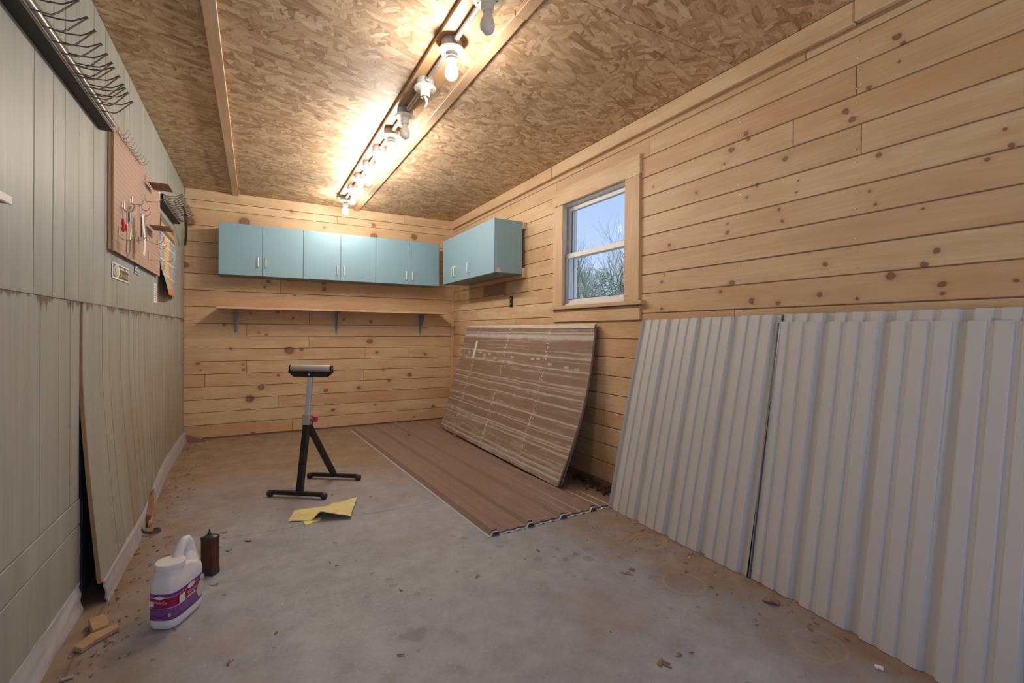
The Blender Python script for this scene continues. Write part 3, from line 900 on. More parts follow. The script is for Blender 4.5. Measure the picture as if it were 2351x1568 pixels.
# caulk blobs at the mitre
MB().box(XR - .0225, XR - .0205, 2.249, 2.37, 2.096, 2.1015).build('caulk', M['white'], wi)
fx0, fx1 = XR + .010, XR + .125
fy0, fy1, fz0, fz1 = 2.374, 3.188, 1.2905, 2.126
fm = MB()
fm.box(fx0, fx1, fy0, fy0 + .034, fz0, fz1).box(fx0, fx1, fy1 - .034, fy1, fz0, fz1)
fm.box(fx0, fx1, fy0 + .034, fy1 - .034, fz1 - .030, fz1).box(fx0, fx1, fy0 + .034, fy1 - .034, fz0, fz0 + .018)
fm.build('window_frame', M['vinyl'], wi, bevel=.003)
for a, b in ((fy1 - .044, fy1 - .034), (fy0 + .034, fy0 + .044)):
    MB().box(XR + .058, XR + .064, a, b, 1.715, fz1 - .03).build('balance_track', M['track'], wi)
def sash(name, x0, x1, z0, z1, st, rt, rb):
    y0, y1 = fy0 + .034, fy1 - .034
    m = MB()
    m.box(x0, x1, y0, y0 + st, z0, z1).box(x0, x1, y1 - st, y1, z0, z1)
    m.box(x0, x1, y0 + st, y1 - st, z1 - rt, z1).box(x0, x1, y0 + st, y1 - st, z0, z0 + rb)
    s_ = m.build(name, M['vinyl'], wi, bevel=.0025)
    MB().box((x0 + x1) / 2 - .002, (x0 + x1) / 2 + .002, y0 + st - .006, y1 - st + .006, z0 + rb - .006, z1 - rt + .006).build('glass_pane', M['glass'], s_)
    for q in ((y0 + st, y0 + st + .005, z0 + rb, z1 - rt), (y1 - st - .005, y1 - st, z0 + rb, z1 - rt), (y0 + st, y1 - st, z0 + rb, z0 + rb + .005)):
        MB().box(x0 + .004, x0 + .009, *q).build('glazing_bead', M['alu_dark'], s_)
sash('upper_sash', XR + .072, XR + .104, 1.675, fz1 - .03, .042, .036, .036)
sash('lower_sash', XR + .036, XR + .068, fz0 + .018, 1.712, .040, .040, .034)
for q in ((fy0 - .08, fy0 + .03, fz0 - .06, fz1 + .08), (fy1 - .03, fy1 + .08, fz0 - .06, fz1 + .08), (fy0 + .03, fy1 - .03, fz1 - .02, fz1 + .08)):
    MB().box(XR + .14, XR + .165, *q).build('outer_casing', M['vinyl'], wi)
MB().box(XR + .006, XR + .14, fy0, fy1, fz1 + .0005, fz1 + .002).build('window_jamb', M['pine_y'], wi)

# ---- outdoors
gr = MB().box(-40, 70, -40, 80, -.6, -.125)
struct(gr.build('ground', M['grass']), 'rough grass outside the shed')

struct(MB().box(-6, 9, -14, -1.32, -.13, -.02).build('bounce_slab', M['bounce_pale']), 'unseen pale concrete slab added outside the open doorway to bounce sunlight indoors')  # added out of view, kept pale so sunlight bounces in through the doorway

def grow(mb, p, d, r, ln, depth, R, up=.12, spread=.55, sides=5):
    pts, rs = [p], [r]
    n = 4 if depth > 1 else 3
    for i in range(n):
        d = (d + Vector((R.uniform(-1, 1), R.uniform(-1, 1), R.uniform(-.6, 1))) * .17 + Vector((0, 0, up))).normalized()
        p = p + d * ln / n
        pts.append(p); rs.append(r * (1 - .45 * (i + 1) / n))
    mb.tube(pts, rs, max(3, sides), cap=False)
    if depth == 0: return
    k = R.choice((3, 4, 4)) if depth > 1 else R.choice((3, 4, 5))
    for i in range(k):
        f = R.uniform(.3, 1) if i else 1
        j = min(n - 1, int(f * n))
        q = pts[j].lerp(pts[j + 1], f * n - j) if j < n else pts[-1]
        dd = (d + Vector((R.uniform(-1, 1), R.uniform(-1, 1), R.uniform(-.35, .8))) * spread * 1.5).normalized()
        grow(mb, q, dd, rs[j] * R.uniform(.5, .72), ln * R.uniform(.58, .8), depth - 1, R, up, spread, sides - 1)
def bare_tree(x, y, h, seed, label, mat, depth=5, r=.13, lean=(0, 0, 1)):
    R = random.Random(seed)
    mb = MB()
    grow(mb, Vector((x, y, -.2)), Vector(lean).normalized(), r, h * .36, depth, R)
    o = mb.build('bare_tree', mat, smooth=True)
    return tag(o, label, 'tree', 'bare trees outside the window')
# the lines of sight through the window fan out from (2.2, 3.1) to (2.2, 2.4) seen from the origin
bare_tree(11.2, 13.6, 4.6, 3, 'bare tree outside the window with its trunk leaning left', M['bark'], 5, .15, (-.15, 0, 1))
bare_tree(13.2, 14.2, 5.2, 11, 'bare tree filling the right half of the lower window pane', M['bark'], 5, .17, (-.1, .1, 1))
bare_tree(10.3, 14.4, 4.4, 23, 'bare tree outside at the left edge of the window view', M['bark2'], 5, .11, (.1, 0, 1))
bare_tree(12.3, 13.4, 6.4, 37, 'tallest bare tree whose twigs cross the blue sky in the upper pane', M['bark2'], 5, .14, (-.05, .1, 1))
bare_tree(14.6, 15.6, 4.8, 41, 'pale bare tree furthest right behind the lower pane', M['bark2'], 5, .14)
bare_tree(13.4, 17.0, 4.8, 53, 'bare tree standing deepest in the thicket outside', M['bark'], 5, .13)
def bush(x, y, h, w, seed, label):
    R = random.Random(seed)
    mb = MB()
    for i in range(8500):
        a, t_ = R.uniform(0, 2 * math.pi), R.random()
        rr = w * math.sqrt(R.random()) * (1 - .5 * t_)
        c = Vector((x + rr * math.cos(a), y + rr * math.sin(a), -.12 + h * t_))
        d = Vector((R.uniform(-1, 1), R.uniform(-1, 1), R.uniform(-.4, .9))).normalized()
        s_ = d.orthogonal().normalized() * R.uniform(.02, .045)
        L = R.uniform(.12, .3)
        mb.add([c - s_, c + s_, c + d * L], [(0, 1, 2)])
    o = mb.build('evergreen', M['ever'])
    return tag(o, label, 'bush', 'evergreens outside the window')
bush(13.0, 20.0, 5.3, 3.0, 1, 'dark evergreen behind the bare trees at left in the lower pane')
bush(16.6, 20.4, 4.6, 3.0, 2, 'low evergreen behind the bare trees at right in the lower pane')
bush(11.2, 17.3, 4.2, 2.2, 5, 'evergreen behind the leftmost bare tree')
bush(17.8, 18.6, 4.0, 2.4, 9, 'rounded evergreen at the far right of the lower pane')

# ================================================================== LIGHT STRIP
lb = thing('light_strip', (.81, 3.2, ZC), 'long brown board with metal conduit carrying the row of ceiling bulbs', 'light strip')
MB().box(.731, .892, -.9, 5.09, ZC - .022, ZC - .0005).build('mounting_board', M['board_ceil'], lb, bevel=.002)
LY = [1.675, 2.058, 2.447, 2.828, 3.158, 3.512, 3.865, 4.205, 4.56, 4.958]
LX = .796
zb0 = ZC - .022
for a, b in zip([-.9] + LY, LY + [None]):
    if b is None: break
    MB().tube([(LX, a + .049, zb0 - .021), (LX, b - .0635, zb0 - .021)], .0115, 10).build('conduit', M['steel'], lb, smooth=True)
STATE = 'OLBOLLLLOL'
ORD = ['nearest', 'second', 'third', 'fourth', 'fifth', 'sixth', 'seventh', 'eighth', 'ninth', 'farthest']
WHAT = {'O': 'unlit white bulb', 'L': 'glowing bulb', 'B': 'broken glass stub'}
for i, y in enumerate(LY):
    st = STATE[i]
    t = thing('bulb_holder', (LX, y, zb0), '%s lampholder of the ceiling row counted from the viewer, with a %s' % (ORD[i], WHAT[st]), 'light', 'porcelain lampholders along the ceiling strip')
    MB().lathe([(.046, 0), (.0475, -.002), (.0475, -.040), (.044, -.041)], (LX, y, zb0), 24).build('junction_box', M['steel_grey'], t, smooth=True)
    MB().lathe([(.016, 0), (.016, .016), (.0135, .016)], (LX, y - .0475, zb0 - .021), 10, (0, -1, 0)).build('conduit_nut', M['steel'], t, smooth=True)
    ph = MB().lathe([(.050, -.038), (.058, -.041), (.0595, -.046), (.056, -.051), (.036, -.054), (.0265, -.058), (.0255, -.066), (.0275, -.068), (.0255, -.070), (.0275, -.075), (.0255, -.077), (.0255, -.090), (.0235, -.092), (.020, -.092), (.0195, -.080)], (LX, y, zb0), 28)
    ph = ph.build('porcelain_holder', M['porcelain'], t, smooth=True)
    sc_ = MB()
    for sgn in (-1, 1):
        MB().lathe([(.0045, 0), (.0045, -.002), (.002, -.003)], (LX + sgn * .030, y - sgn * .022, zb0 - .0525), 8).build('screw', M['alu_dark'], ph)
    if st in 'LO':
        pr = [(.0135, -.082), (.0140, -.092), (.0165, -.103), (.0225, -.117), (.0275, -.131), (.0300, -.145), (.0290, -.158), (.0235, -.170), (.0140, -.1775), (.004, -.180)]
        MB().lathe(pr, (LX, y, zb0), 20).build('bulb', M['bulb_on' if st == 'L' else 'bulb_off'], t, smooth=True)
    else:
        fn = lambda u, v: (LX - .0135 * math.cos(2.6 * (u - .5)) * (1 - .15 * v) + .016 * math.sin(v * 2.9), y + .0135 * math.sin(2.6 * (u - .5)) * (1 - .55 * v), zb0 - .085 - .062 * v)
        MB().slab(fn, 8, 10, lambda u, v: (.0012, 0, 0)).build('broken_bulb', M['bulb_off'], t, smooth=True)
        MB().tube([(LX, y, zb0 - .08), (LX + .003, y, zb0 - .107)], .005, 8).build('bulb_stem', M['glass'], t, smooth=True)

# ================================================================== CABINETS
def handle(mb_parent, c, out, span=.092, stand=.026, r=.0042):
    """bow pull: c = middle of the foot line on the door, out = direction it stands off"""
    c, out = Vector(c), Vector(out)
    up = Vector((0, 0, 1))
    pts = []
    for (h, s_) in ((-.5, 0), (-.5, .75), (-.46, .95), (-.40, 1), (.40, 1), (.46, .95), (.5, .75), (.5, 0)):
        pts.append(c + up * (h * span) + out * (s_ * stand))
    MB().tube(pts, r, 8).build('handle', M['cream'], mb_parent, smooth=True)
CF, CZ0, CZ1 = 5.2, 1.606, 2.096
dx = [-.3015, .064, .4295, .791, 1.1535, 1.5225, 1.8775]
hz = [1.738, 1.738, 1.706, 1.706, 1.702, 1.702]
LAB = ['left blue two-door wall cabinet on the back wall, nearest the pegboard wall', 'middle blue two-door wall cabinet on the back wall with a lighter sheen',
       'right blue two-door wall cabinet on the back wall, next to the corner']
for k in range(3):
    a, b, c = dx[2 * k], dx[2 * k + 1], dx[2 * k + 2]
    t = thing('wall_cabinet', ((a + c) / 2, YB - .15, CZ0), LAB[k], 'cabinet', 'blue wall cabinets')
    m = MB().box(a + .001, c - .001, CF + .019, YB - .0015, CZ0 + .004, CZ1 - .002)
    m.build('carcass', M['blue'], t, bevel=.0015)
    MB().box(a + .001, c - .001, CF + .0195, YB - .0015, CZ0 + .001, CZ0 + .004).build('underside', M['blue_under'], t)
    for (x0, x1, side) in ((a, b, 1), (b, c, -1)):
        d = MB().box(x0 + .0014, x1 - .0014, CF, CF + .018, CZ0, CZ1).build('door', M['blue'], t, bevel=.002)
        hx = (x1 - .036) if side > 0 else (x0 + .030)
        handle(d, (hx, CF, hz[2 * k + (0 if side > 0 else 1)]), (0, -1, 0))
RF = 1.85
ry = [4.998, 4.640, 4.2835, 3.716]
for k, (y1, y0, lab) in enumerate(((4.998, 4.2835, 'blue two-door cabinet on the right wall, in the corner'), (4.2835, 3.716, 'blue single-door cabinet on the right wall with a chipped lower corner'))):
    t = thing('wall_cabinet', (XR - .16, (y0 + y1) / 2, CZ0), lab, 'cabinet', 'blue wall cabinets')
    MB().box(RF + .019, 2.134, y0 + .001, y1 - .001, CZ0 + .004, 2.086).build('carcass', M['blue'], t, bevel=.0015)
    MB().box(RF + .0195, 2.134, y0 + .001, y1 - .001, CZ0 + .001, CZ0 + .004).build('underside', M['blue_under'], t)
    for (b, a, side) in ([(4.998, 4.640, 1), (4.640, 4.2835, -1)] if k == 0 else [(4.2835, 3.716, -1)]):
        d = MB().box(RF, RF + .018, a + .0014, b - .0014, CZ0, 2.088).build('door', M['blue'], t, bevel=.002)
        hy = a + .034 if side > 0 else b - .030
        handle(d, (RF, hy, 1.712), (-1, 0, 0), stand=.03)
    if k == 1:
        ch = [(RF + .022, y0 + .0008, 1.610), (RF + .060, y0 + .0008, 1.610), (RF + .064, y0 + .0008, 1.625), (RF + .052, y0 + .0008, 1.648), (RF + .034, y0 + .0008, 1.655), (RF + .024, y0 + .0008, 1.640)]
        MB().prism(ch, (0, -.0012, 0)).build('chipped_corner', M['chip'], t)
for z0, z1, lab in ((1.606, 1.665, 'lower pine cleat behind the right wall cabinets'), (2.02, 2.078, 'upper pine cleat behind the right wall cabinets')):
    tag(MB().box(2.1345, XR - .0015, 3.700, 4.93, z0 - .028 if z0 < 2 else z0, z1).build('wall_cleat', M['pine_y'], bevel=.002), lab, 'cleat', 'pine cleats on the right wall')
v = thing('wall_vent', (XR, 4.35, 1.51), 'brown wooden cover plate below the right wall cabinets', 'cover plate')
MB().box(XR - .010, XR - .0013, 4.118, 4.592, 1.452, 1.562).build('plate', M['oldwood'], v, bevel=.002)
MB().box(XR - .016, XR - .0013, 4.100, 4.118, 1.440, 1.572).build('side_strip', M['oldwood'], v)
MB().box(XR - .014, XR - .0013, 4.105, 4.70, 1.438, 1.450).build('bottom_strip', M['pine_y'], v)
b = thing('hook_bracket', (XR, 3.98, 1.37), 'small rusty black metal bracket screwed to the right wall below the cabinet', 'bracket')
MB().box(XR - .006, XR - .0013, 3.951, 4.007, 1.32, 1.428).build('plate', M['rack_dark'], b, bevel=.001)
for z_ in (1.40, 1.352):
    MB().lathe([(.008, 0), (.008, .004), (.004, .006)], (XR - .006, 3.979, z_), 10, (-1, 0, 0)).build('screw', M['steel'], b, smooth=True)

# ---- shelf on three brackets
s_ = thing('wall_shelf', (.75, 5.35, 1.28), 'long pine shelf on three grey brackets under the blue cabinets', 'shelf')
MB().box(-.318, 1.985, 5.205, YB - .0015, 1.283, 1.302).build('shelf_board', M['pine_x'], s_, bevel=.002)
for x_ in (-.162, .794, 1.747):
    br = MB()
    w = .017
    br.prism([(x_ - w, YB - .0015, 1.282), (x_ + w, YB - .0015, 1.282), (x_ + w * .75, YB - .0015, 1.05), (x_, YB - .0015, 1.035), (x_ - w * .75, YB - .0015, 1.05)], (0, -.003, 0))
    br.box(x_ - w, x_ + w, 5.25, YB - .0015, 1.2795, 1.2825)
    br.prism([(x_ - .004, YB - .004, 1.28), (x_ - .004, 5.30, 1.28), (x_ - .004, 5.33, 1.268), (x_ - .004, YB - .012, 1.06), (x_ - .004, YB - .004, 1.05)], (.008, 0, 0))
    br = br.build('bracket', M['bracket'], s_, bevel=.0008)
    MB().lathe([(.007, 0), (.007, .002), (.003, .004)], (x_, YB - .0045, 1.052), 10, (0, -1, 0)).build('screw', M['steel'], br, smooth=True)

# ================================================================== RIBBED METAL SHEETS
def rib_profile(width, pitch=.2286, h=.019, first=.0, minor=True, mk=.36):
    """[(s, height)] across an agricultural panel; ribs start at s=first"""
    pts = [(0, 0)]
    s0 = first
    while s0 < width - .01:
        for ds, hh in ((-.027, 0), (-.014, h), (.014, h), (.027, 0)):
            if 0 < s0 + ds < width: pts.append((s0 + ds, hh))
        if minor:
            for c in (pitch / 3 + .004, 2 * pitch / 3 - .004):
                for ds, hh in ((-.0135, 0), (-.009, h * mk), (.009, h * mk), (.0135, 0)):
                    if 0 < s0 + c + ds < width: pts.append((s0 + c + ds, hh))
        s0 += pitch
    pts.append((width, 0))
    pts.sort()
    return pts
def ribbed_sheet(name, mat, P00, P10, P01, P11, prof, width, n_up=1, thick=.0016, hsign=1, sag=0):
    """P(s,t): bilinear patch, s across the ribs 0..1, t along them"""
    P00, P10, P01, P11 = map(Vector, (P00, P10, P01, P11))
    nrm = (P10 - P00).cross(P01 - P00).normalized() * hsign
    A = []
    for j in range(n_up + 1):
        t_ = j / n_up
        for (s0, hh) in prof:
            f = s0 / width
            p = P00.lerp(P10, f).lerp(P01.lerp(P11, f), t_) + nrm * (hh + sag * math.sin(math.pi * t_))
            A.append(p)
    n = len(prof)
    N = len(A)
    B = [p - nrm * thick for p in A]
    fs_ = []
    for j in range(n_up):
        for i in range(n - 1):
            a, b_, c, d = j * n + i, j * n + i + 1, (j + 1) * n + i + 1, (j + 1) * n + i
            fs_ += [(a, b_, c, d), (a + N, d + N, c + N, b_ + N)]
    for i in range(n - 1):
        fs_ += [(i, i + N, i + 1 + N, i + 1), (n_up * n + i, n_up * n + i + 1, n_up * n + i + 1 + N, n_up * n + i + N)]
    for j in range(n_up):
        a, b_ = j * n, (j + 1) * n
        fs_ += [(a, b_, b_ + N, a + N), (a + n - 1, a + n - 1 + N, b_ + n - 1 + N, b_ + n - 1)]
    return MB().add(A + B, fs_).build(name, mat)

W = .955
pf = rib_profile(W, .2275, .019, .020)
o = ribbed_sheet('metal_sheet', M['white_sheet'], (1.926, 2.262, .002), (1.914, 1.322, .002), (2.138, 2.204, 1.160), (2.128, 1.300, 1.172), pf, W, 6, sag=-.004, hsign=-1)
tag(o, 'white ribbed steel sheet with a rust scrape, leaning left of the other white sheets', 'metal sheet', 'white ribbed sheets leaning on the right wall')
pf2 = rib_profile(W, .2275, .019, -.0135)
o = ribbed_sheet('metal_sheet', M['white_sheet'], (1.930, 1.322, .002), (1.848, .395, .002), (2.122, 1.322, 1.137), (2.110, .40, 1.128), pf2, W, 4, hsign=-1)
tag(o, 'clean white ribbed steel sheet at the front of the stack nearest the viewer', 'metal sheet', 'white ribbed sheets leaning on the right wall')
o = ribbed_sheet('metal_sheet', M['white_sheet'], (1.937, 1.318, .002), (1.855, .391, .002), (2.137, 1.310, 1.172), (2.125, .388, 1.172), pf2, W, 4, hsign=-1)
tag(o, 'white ribbed steel sheet showing as a strip above the front one', 'metal sheet', 'white ribbed sheets leaning on the right wall')

pf3 = rib_profile(.915, .2286, .021, .030, mk=.20)
pf4 = rib_profile(.929, .2286, .021, .044, mk=.20)
o = ribbed_sheet('metal_sheet', M['cream_sheet'], (1.080, 2.2155, .0025), (2.002, 2.260, .0025), (.920, 5.29, .0025), (1.842, 5.42, .0025), pf4, .929, 1)
tag(o, 'pale ribbed steel sheet lying on the floor, only its near end and left edge showing', 'metal sheet', 'ribbed sheets lying on the floor')
o = ribbed_sheet('metal_sheet', M['brown_sheet'], (1.094, 2.232, .0105), (2.002, 2.276, .0105), (.934, 5.305, .0105), (1.842, 5.435, .0105), pf3, .915, 1)
tag(o, 'brown ribbed steel sheet lying on the floor beneath the leaning boards', 'metal sheet', 'ribbed sheets lying on the floor')

# ================================================================== LEANING BOARDS
def lean_board(name, off, label, y0, y1, bowk, foot):
    """local x along the sheet, y up the sheet; leaned by a frame"""
    L, H, TH = y1 - y0, 1.148, .0125
    top = Vector((2.118 + off, 0, 1.150))
    bot = Vector((foot, 0, .034))
    dirv = (top - bot).normalized()
    nrm = Vector((-dirv.z, 0, dirv.x))                       # towards the room
    t = thing(name, ((bot.x + top.x) / 2, (y0 + y1) / 2, .03), label, 'board', 'sheets of board leaning on the right wall')
    X = Vector((0, -1, 0))
    def surf(u, v, lift=0.0):
        sag = -bowk * math.sin(math.pi * v) * (.12 + .88 * u * u)
        return (L * u, H * v, sag + lift)
    fr_ = Matrix(((X.x, dirv.x, nrm.x, bot.x), (X.y, dirv.y, nrm.y, y1), (X.z, dirv.z, nrm.z, bot.z), (0, 0, 0, 1)))
    def lay(m):
        m.parent = t
        m.matrix_parent_inverse = Matrix.Translation(-Vector(t.location))
        m.matrix_local = m.matrix_local
        m.matrix_basis = fr_
    face = MB().slab(lambda u, v: surf(u, v), 16, 16, lambda u, v: (0, 0, -TH)).build('board_face', M['brown_board'], None, smooth=True, angle=30)
    lay(face)
    topm = MB().slab(lambda u, v: (L * u, H + .0012 - (1 - v) * (.010 + .020 * u + .003 * mnoise.noise(Vector((u * 40, 1, 1)))), surf(u, 1)[2] + .0012), 60, 1, lambda u, v: (0, 0, -TH - .001)).build('torn_top_edge', M['board_edge'])
    lay(topm)
    sd = MB().slab(lambda u, v: (L + .0003, surf(1, v)[1], surf(1, v)[2] - TH * u), 1, 16, lambda u, v: (.001, 0, 0)).build('side_edge', M['board_side'], None, smooth=True)
    lay(sd)
    return t, lay
t, lay = lean_board('hardboard_sheet', 0, 'brown sheet streaked with pale glue lines, leaning over the brown floor sheet', 2.642, 4.915, .062, 1.800)
lb_ = MB().box(.345, .385, .835, .995, .0002, .0012)
lb_ = MB().slab(lambda u, v: (.335 + .042 * u, .80 + .185 * v, -.062 * math.sin(math.pi * (.80 + .185 * v) / 1.148) * (.12 + .88 * (.35 / 2.27) ** 2) + .0015), 1, 6, lambda u, v: (0, 0, -.0008)).build('paper_label', M['white'])
lay(lb_)
lt = MB()
for k in range(5): lt.box(.341 + .006 * k, .344 + .006 * k, .95, .975, -.0335 + 0, -.032)
t2b, lay2 = lean_board('hardboard_sheet', .017, 'second brown sheet close behind the glue-streaked one, its edge just showing', 2.660, 4.905, .055, 1.842)

# ================================================================== ROLLER STAND
c1 = Vector((.265, 3.339, 0)); b1 = Vector((.818, -.576, 0)).normalized(); n1 = Vector((.576, .818, 0)).normalized()
ca, cb = Vector((.245, 3.323, 0)), Vector((.512, 3.618, 0))
rs_ = thing('roller_stand', (.36, 3.46, 0), 'black steel roller stand with a grey roller and red knob, standing on the concrete', 'roller stand')
Z = Vector((0, 0, 1))
for c, nm in ((ca, 'foot_bar'), (cb, 'foot_bar')):
    f_ = MB().bar(c - b1 * .172 + Z * .030, c + b1 * .172 + Z * .030, .026, .026).build(nm, M['black'], rs_, bevel=.003)
    for sg in (-1, 1):
        e = c + b1 * (.172 * sg)
        MB().lathe([(.010, 0), (.0185, .004), (.021, .012), (.021, .026), (.016, .034), (.008, .036)], e - b1 * (.006 * sg) + Z * .0215, 14, b1 * sg).build('end_cap', M['rubber'], f_, smooth=True)
pt = lambda s, z: c1 + n1 * s + Z * z
MB().bar(pt(-.005, .035), pt(.077, .470), .040, .034, n1).build('front_leg', M['black'], rs_, bevel=.003)
MB().bar(pt(.095, .448), Vector((.512, 3.618, .035)), .034, .034, b1).build('rear_leg', M['black'], rs_, bevel=.003)
cl_ = MB().bar(pt(.0755, .452), pt(.084, .522), .050, .046, n1).build('clamp_collar', M['steel_grey'], rs_, bevel=.004)
MB().bar(pt(.10, .44), pt(.105, .505), .030, .05, n1).build('hinge_plate', M['black'], rs_, bevel=.003)
MB().bar(pt(.080, .50), pt(.121, .783), .031, .027, n1).build('upper_post', M['zinc'], rs_, bevel=.003)
kn = MB()
k0 = pt(.085, .486)
kn.tube([k0 + b1 * .022, k0 + b1 * .052], .0105, 10)
kn.tube([k0 + b1 * .054 - Z * .012, k0 + b1 * .058 + Z * .022], [.015, .017], 8)
kn.build('clamp_knob', M['red'], rs_, smooth=True, bevel=.002)
hc = pt(.123, .0)
ch = MB()
for sg in (-1, 1):
    o_ = n1 * (.024 * sg)
    ch.prism([hc - b1 * .142 + Z * .802 + o_, hc + b1 * .142 + Z * .802 + o_, hc + b1 * .138 + Z * .790 + o_, hc + b1 * .112 + Z * .768 + o_, hc - b1 * .112 + Z * .768 + o_, hc - b1 * .138 + Z * .790 + o_], n1 * .002)
ch.prism([hc - b1 * .112 + Z * .768 - n1 * .024, hc + b1 * .112 + Z * .768 - n1 * .024, hc + b1 * .112 + Z * .768 + n1 * .026, hc - b1 * .112 + Z * .768 + n1 * .026], Z * .002)
for sg in (-1, 1):
    e = hc + b1 * (.146 * sg)
    ch.prism([e - n1 * .024 + Z * .792, e + n1 * .024 + Z * .792, e + n1 * .020 + Z * .835, e + n1 * .010 + Z * .845, e - n1 * .010 + Z * .845, e - n1 * .020 + Z * .835], b1 * (.002 * sg))
ch = ch.build('roller_cradle', M['black'], rs_)
MB().lathe([(.0075, 0), (.0075, .003), (.004, .004)], hc - n1 * .0245 + Z * .785, 10, -n1).build('bolt', M['steel'], ch, smooth=True)
ro = MB().lathe([(.008, -.140), (.0195, -.139), (.0215, -.136), (.0215, .136), (.0195, .139), (.008, .140)], hc + Z * .8265, 24, b1).build('roller', M['roller'], rs_, smooth=True)
for sg in (-1, 1):
    MB().lathe([(.0075, 0), (.0075, .006), (.004, .008)], hc + Z * .8265 + b1 * (.147 * sg), 8, b1 * sg).build('axle_nut', M['steel'], ro, smooth=True)

# ================================================================== YELLOW CLOTH
def cloth(u, v):
    a = on(2, 0, 662, 1199); b_ = on(2, 0, 806, 1192); c = on(2, 0, 676, 1176); d = on(2, 0, 812, 1158)
    p = a.lerp(b_, u).lerp(c.lerp(d, u), v)
    if u > .72: p = p + (on(2, 0, 812, 1152) - on(2, 0, 800, 1164)) * ((u - .72) / .28) * max(0, v - .45) * 1.3
    e_ = u - .50 - .16 * v
    ridge = math.exp(-(e_ / (.085 if e_ < 0 else .24)) ** 2) * .046 * (1 - .75 * v)
    roll = .018 * math.exp(-((u - .85) / .2) ** 2) * math.exp(-(v / .30) ** 2)
    n = mnoise.noise(Vector((u * 5, v * 4, 3))) * .006
    side = .020 * v * max(0, u - .5)
    return (p.x, p.y, .006 + ridge + roll + abs(n) + side + .006 * math.sin(v * 5) ** 2)
rg = MB().slab(cloth, 44, 20, lambda u, v: (0, 0, -.0035)).build('cleaning_cloth', M['rag'], smooth=True, angle=70)
tag(rg, 'crumpled yellow cleaning cloth on the concrete in front of the roller stand', 'cloth')
fl2 = MB().slab(lambda u, v: tuple(on(2, 0, 694, 1199).lerp(on(2, 0, 738, 1188), u).lerp(on(2, 0, 703, 1207).lerp(on(2, 0, 735, 1195), u), v) + Vector((0, 0, .004))), 4, 4, lambda u, v: (0, 0, -.0035)).build('under_fold', M['rag'], rg)

# ================================================================== JUG AND CAN
A = Vector((-.326, 2.119, 0)); ju = Vector((.885, -.465, 0)).normalized(); jv = Vector((.465, .885, 0)).normalized()
JC = A + ju * .0525 + jv * .088 + Vector((-.012, -.018, 0))
def loft(levels, n=40, p=4.2, frame=None):
    """levels: (z, half u, half v, shift v)"""
    mb = MB()
    vs_, fs_ = [], []
    for (z, hu, hv, sh) in levels:
        for k in range(n):
            g = 2 * math.pi * k / n
            cu_, su_ = math.cos(g), math.sin(g)
            q = (abs(cu_) ** p + abs(su_) ** p) ** (-1 / p)
            P = frame[0] + frame[1] * (hu * q * cu_) + frame[2] * (hv * q * su_ + sh) + Vector((0, 0, z))
            vs_.append(P)
    m = len(levels)
    for i in range(m - 1):
        for k in range(n):
            k2 = (k + 1) % n
            fs_.append((i * n + k, i * n + k2, (i + 1) * n + k2, (i + 1) * n + k))
    fs_.append(tuple(range(n))[::-1]); fs_.append(tuple(range((m - 1) * n, m * n)))
    return mb.add(vs_, fs_)
FRM = (JC, ju, jv)
jg = thing('detergent_jug', tuple(JC), 'white plastic jug with a purple and red label on the floor by the rusty can', 'jug')
body = loft([(0, .040, .078, 0), (.004, .047, .086, 0), (.014, .0515, .091, 0), (.030, .0525, .0925, 0), (.034, .0515, .0915, 0), (.136, .0515, .0915, 0), (.141, .0525, .0925, 0), (.158, .0515, .091, 0),
             (.174, .049, .086, -.001), (.186, .0455, .075, -.006), (.196, .044, .060, -.018), (.203, .043, .050, -.030), (.2055, .041, .043, -.036)], 44, 4.0, FRM).build('bottle', M['white_pl'], jg, smooth=True, angle=50)
jcap = JC + jv * -.037
cp_ = MB().lathe([(.0405, .203), (.0465, .204), (.0475, .207), (.0475, .226), (.0455, .2285), (.004, .2290)], jcap, 36).build('cap', M['white_pl'], jg, smooth=True)
pts = [JC + jv * x + Vector((0, 0, z)) for x, z in ((-.010, .200), (.000, .224), (.014, .246), (.027, .262), (.040, .270), (.053, .268), (.061, .256), (.066, .236), (.070, .213), (.074, .190), (.077, .172))]
hd = MB().tube(pts, [.019, .0175, .016, .0155, .0155, .0155, .016, .018, .021, .025, .028], 14)
hp_ = loft([(.165, .046, .040, .044), (.188, .036, .034, .050), (.208, .024, .026, .056), (.224, .015, .018, .060)], 28, 2.6, FRM)
hd.add(hp_.v, hp_.f)
hd.build('handle', M['white_pl'], jg, smooth=True, angle=60)
lab = loft([(.038, .0523, .0923, 0), (.1325, .0523, .0923, 0)], 44, 4.0, FRM).build('label', M['jug_label'], jg, smooth=True, angle=50)
fo = JC - jv * .0928
lettering('Multi-Cat', fo + ju * -.016 + Vector((0, 0, .099)), ju, Z, .009, .044, M['white'], lab)
MB().prism([fo + ju * -.036 + Z * .090, fo + ju * -.019 + Z * .090, fo + ju * -.019 + Z * .108, fo + ju * -.036 + Z * .108], -jv * .0006).build('emblem', M['white'], lab)
el = lambda c, r, a, bb, off: MB().prism([c + r * (a * math.cos(2 * math.pi * k / 18)) + Z * (bb * math.sin(2 * math.pi * k / 18)) for k in range(18)], off)
el(fo + Z * .120, ju, .018, .006, -jv * .0007).build('emblem', M['white'], lab)
el(fo + ju * .036 + Z * .060, ju, .006, .0065, -jv * .0007).build('emblem', M['yellow'], lab)
so = JC + ju * .0528
MB().prism([so + jv * -.066 + Z * .084, so + jv * -.035 + Z * .084, so + jv * -.035 + Z * .114, so + jv * -.066 + Z * .114], ju * .0006).build('emblem', M['white'], lab)
lettering('Multi-Cat', so + jv * -.026 + Z * .094, jv, Z, .013, .052, M['white'], lab)
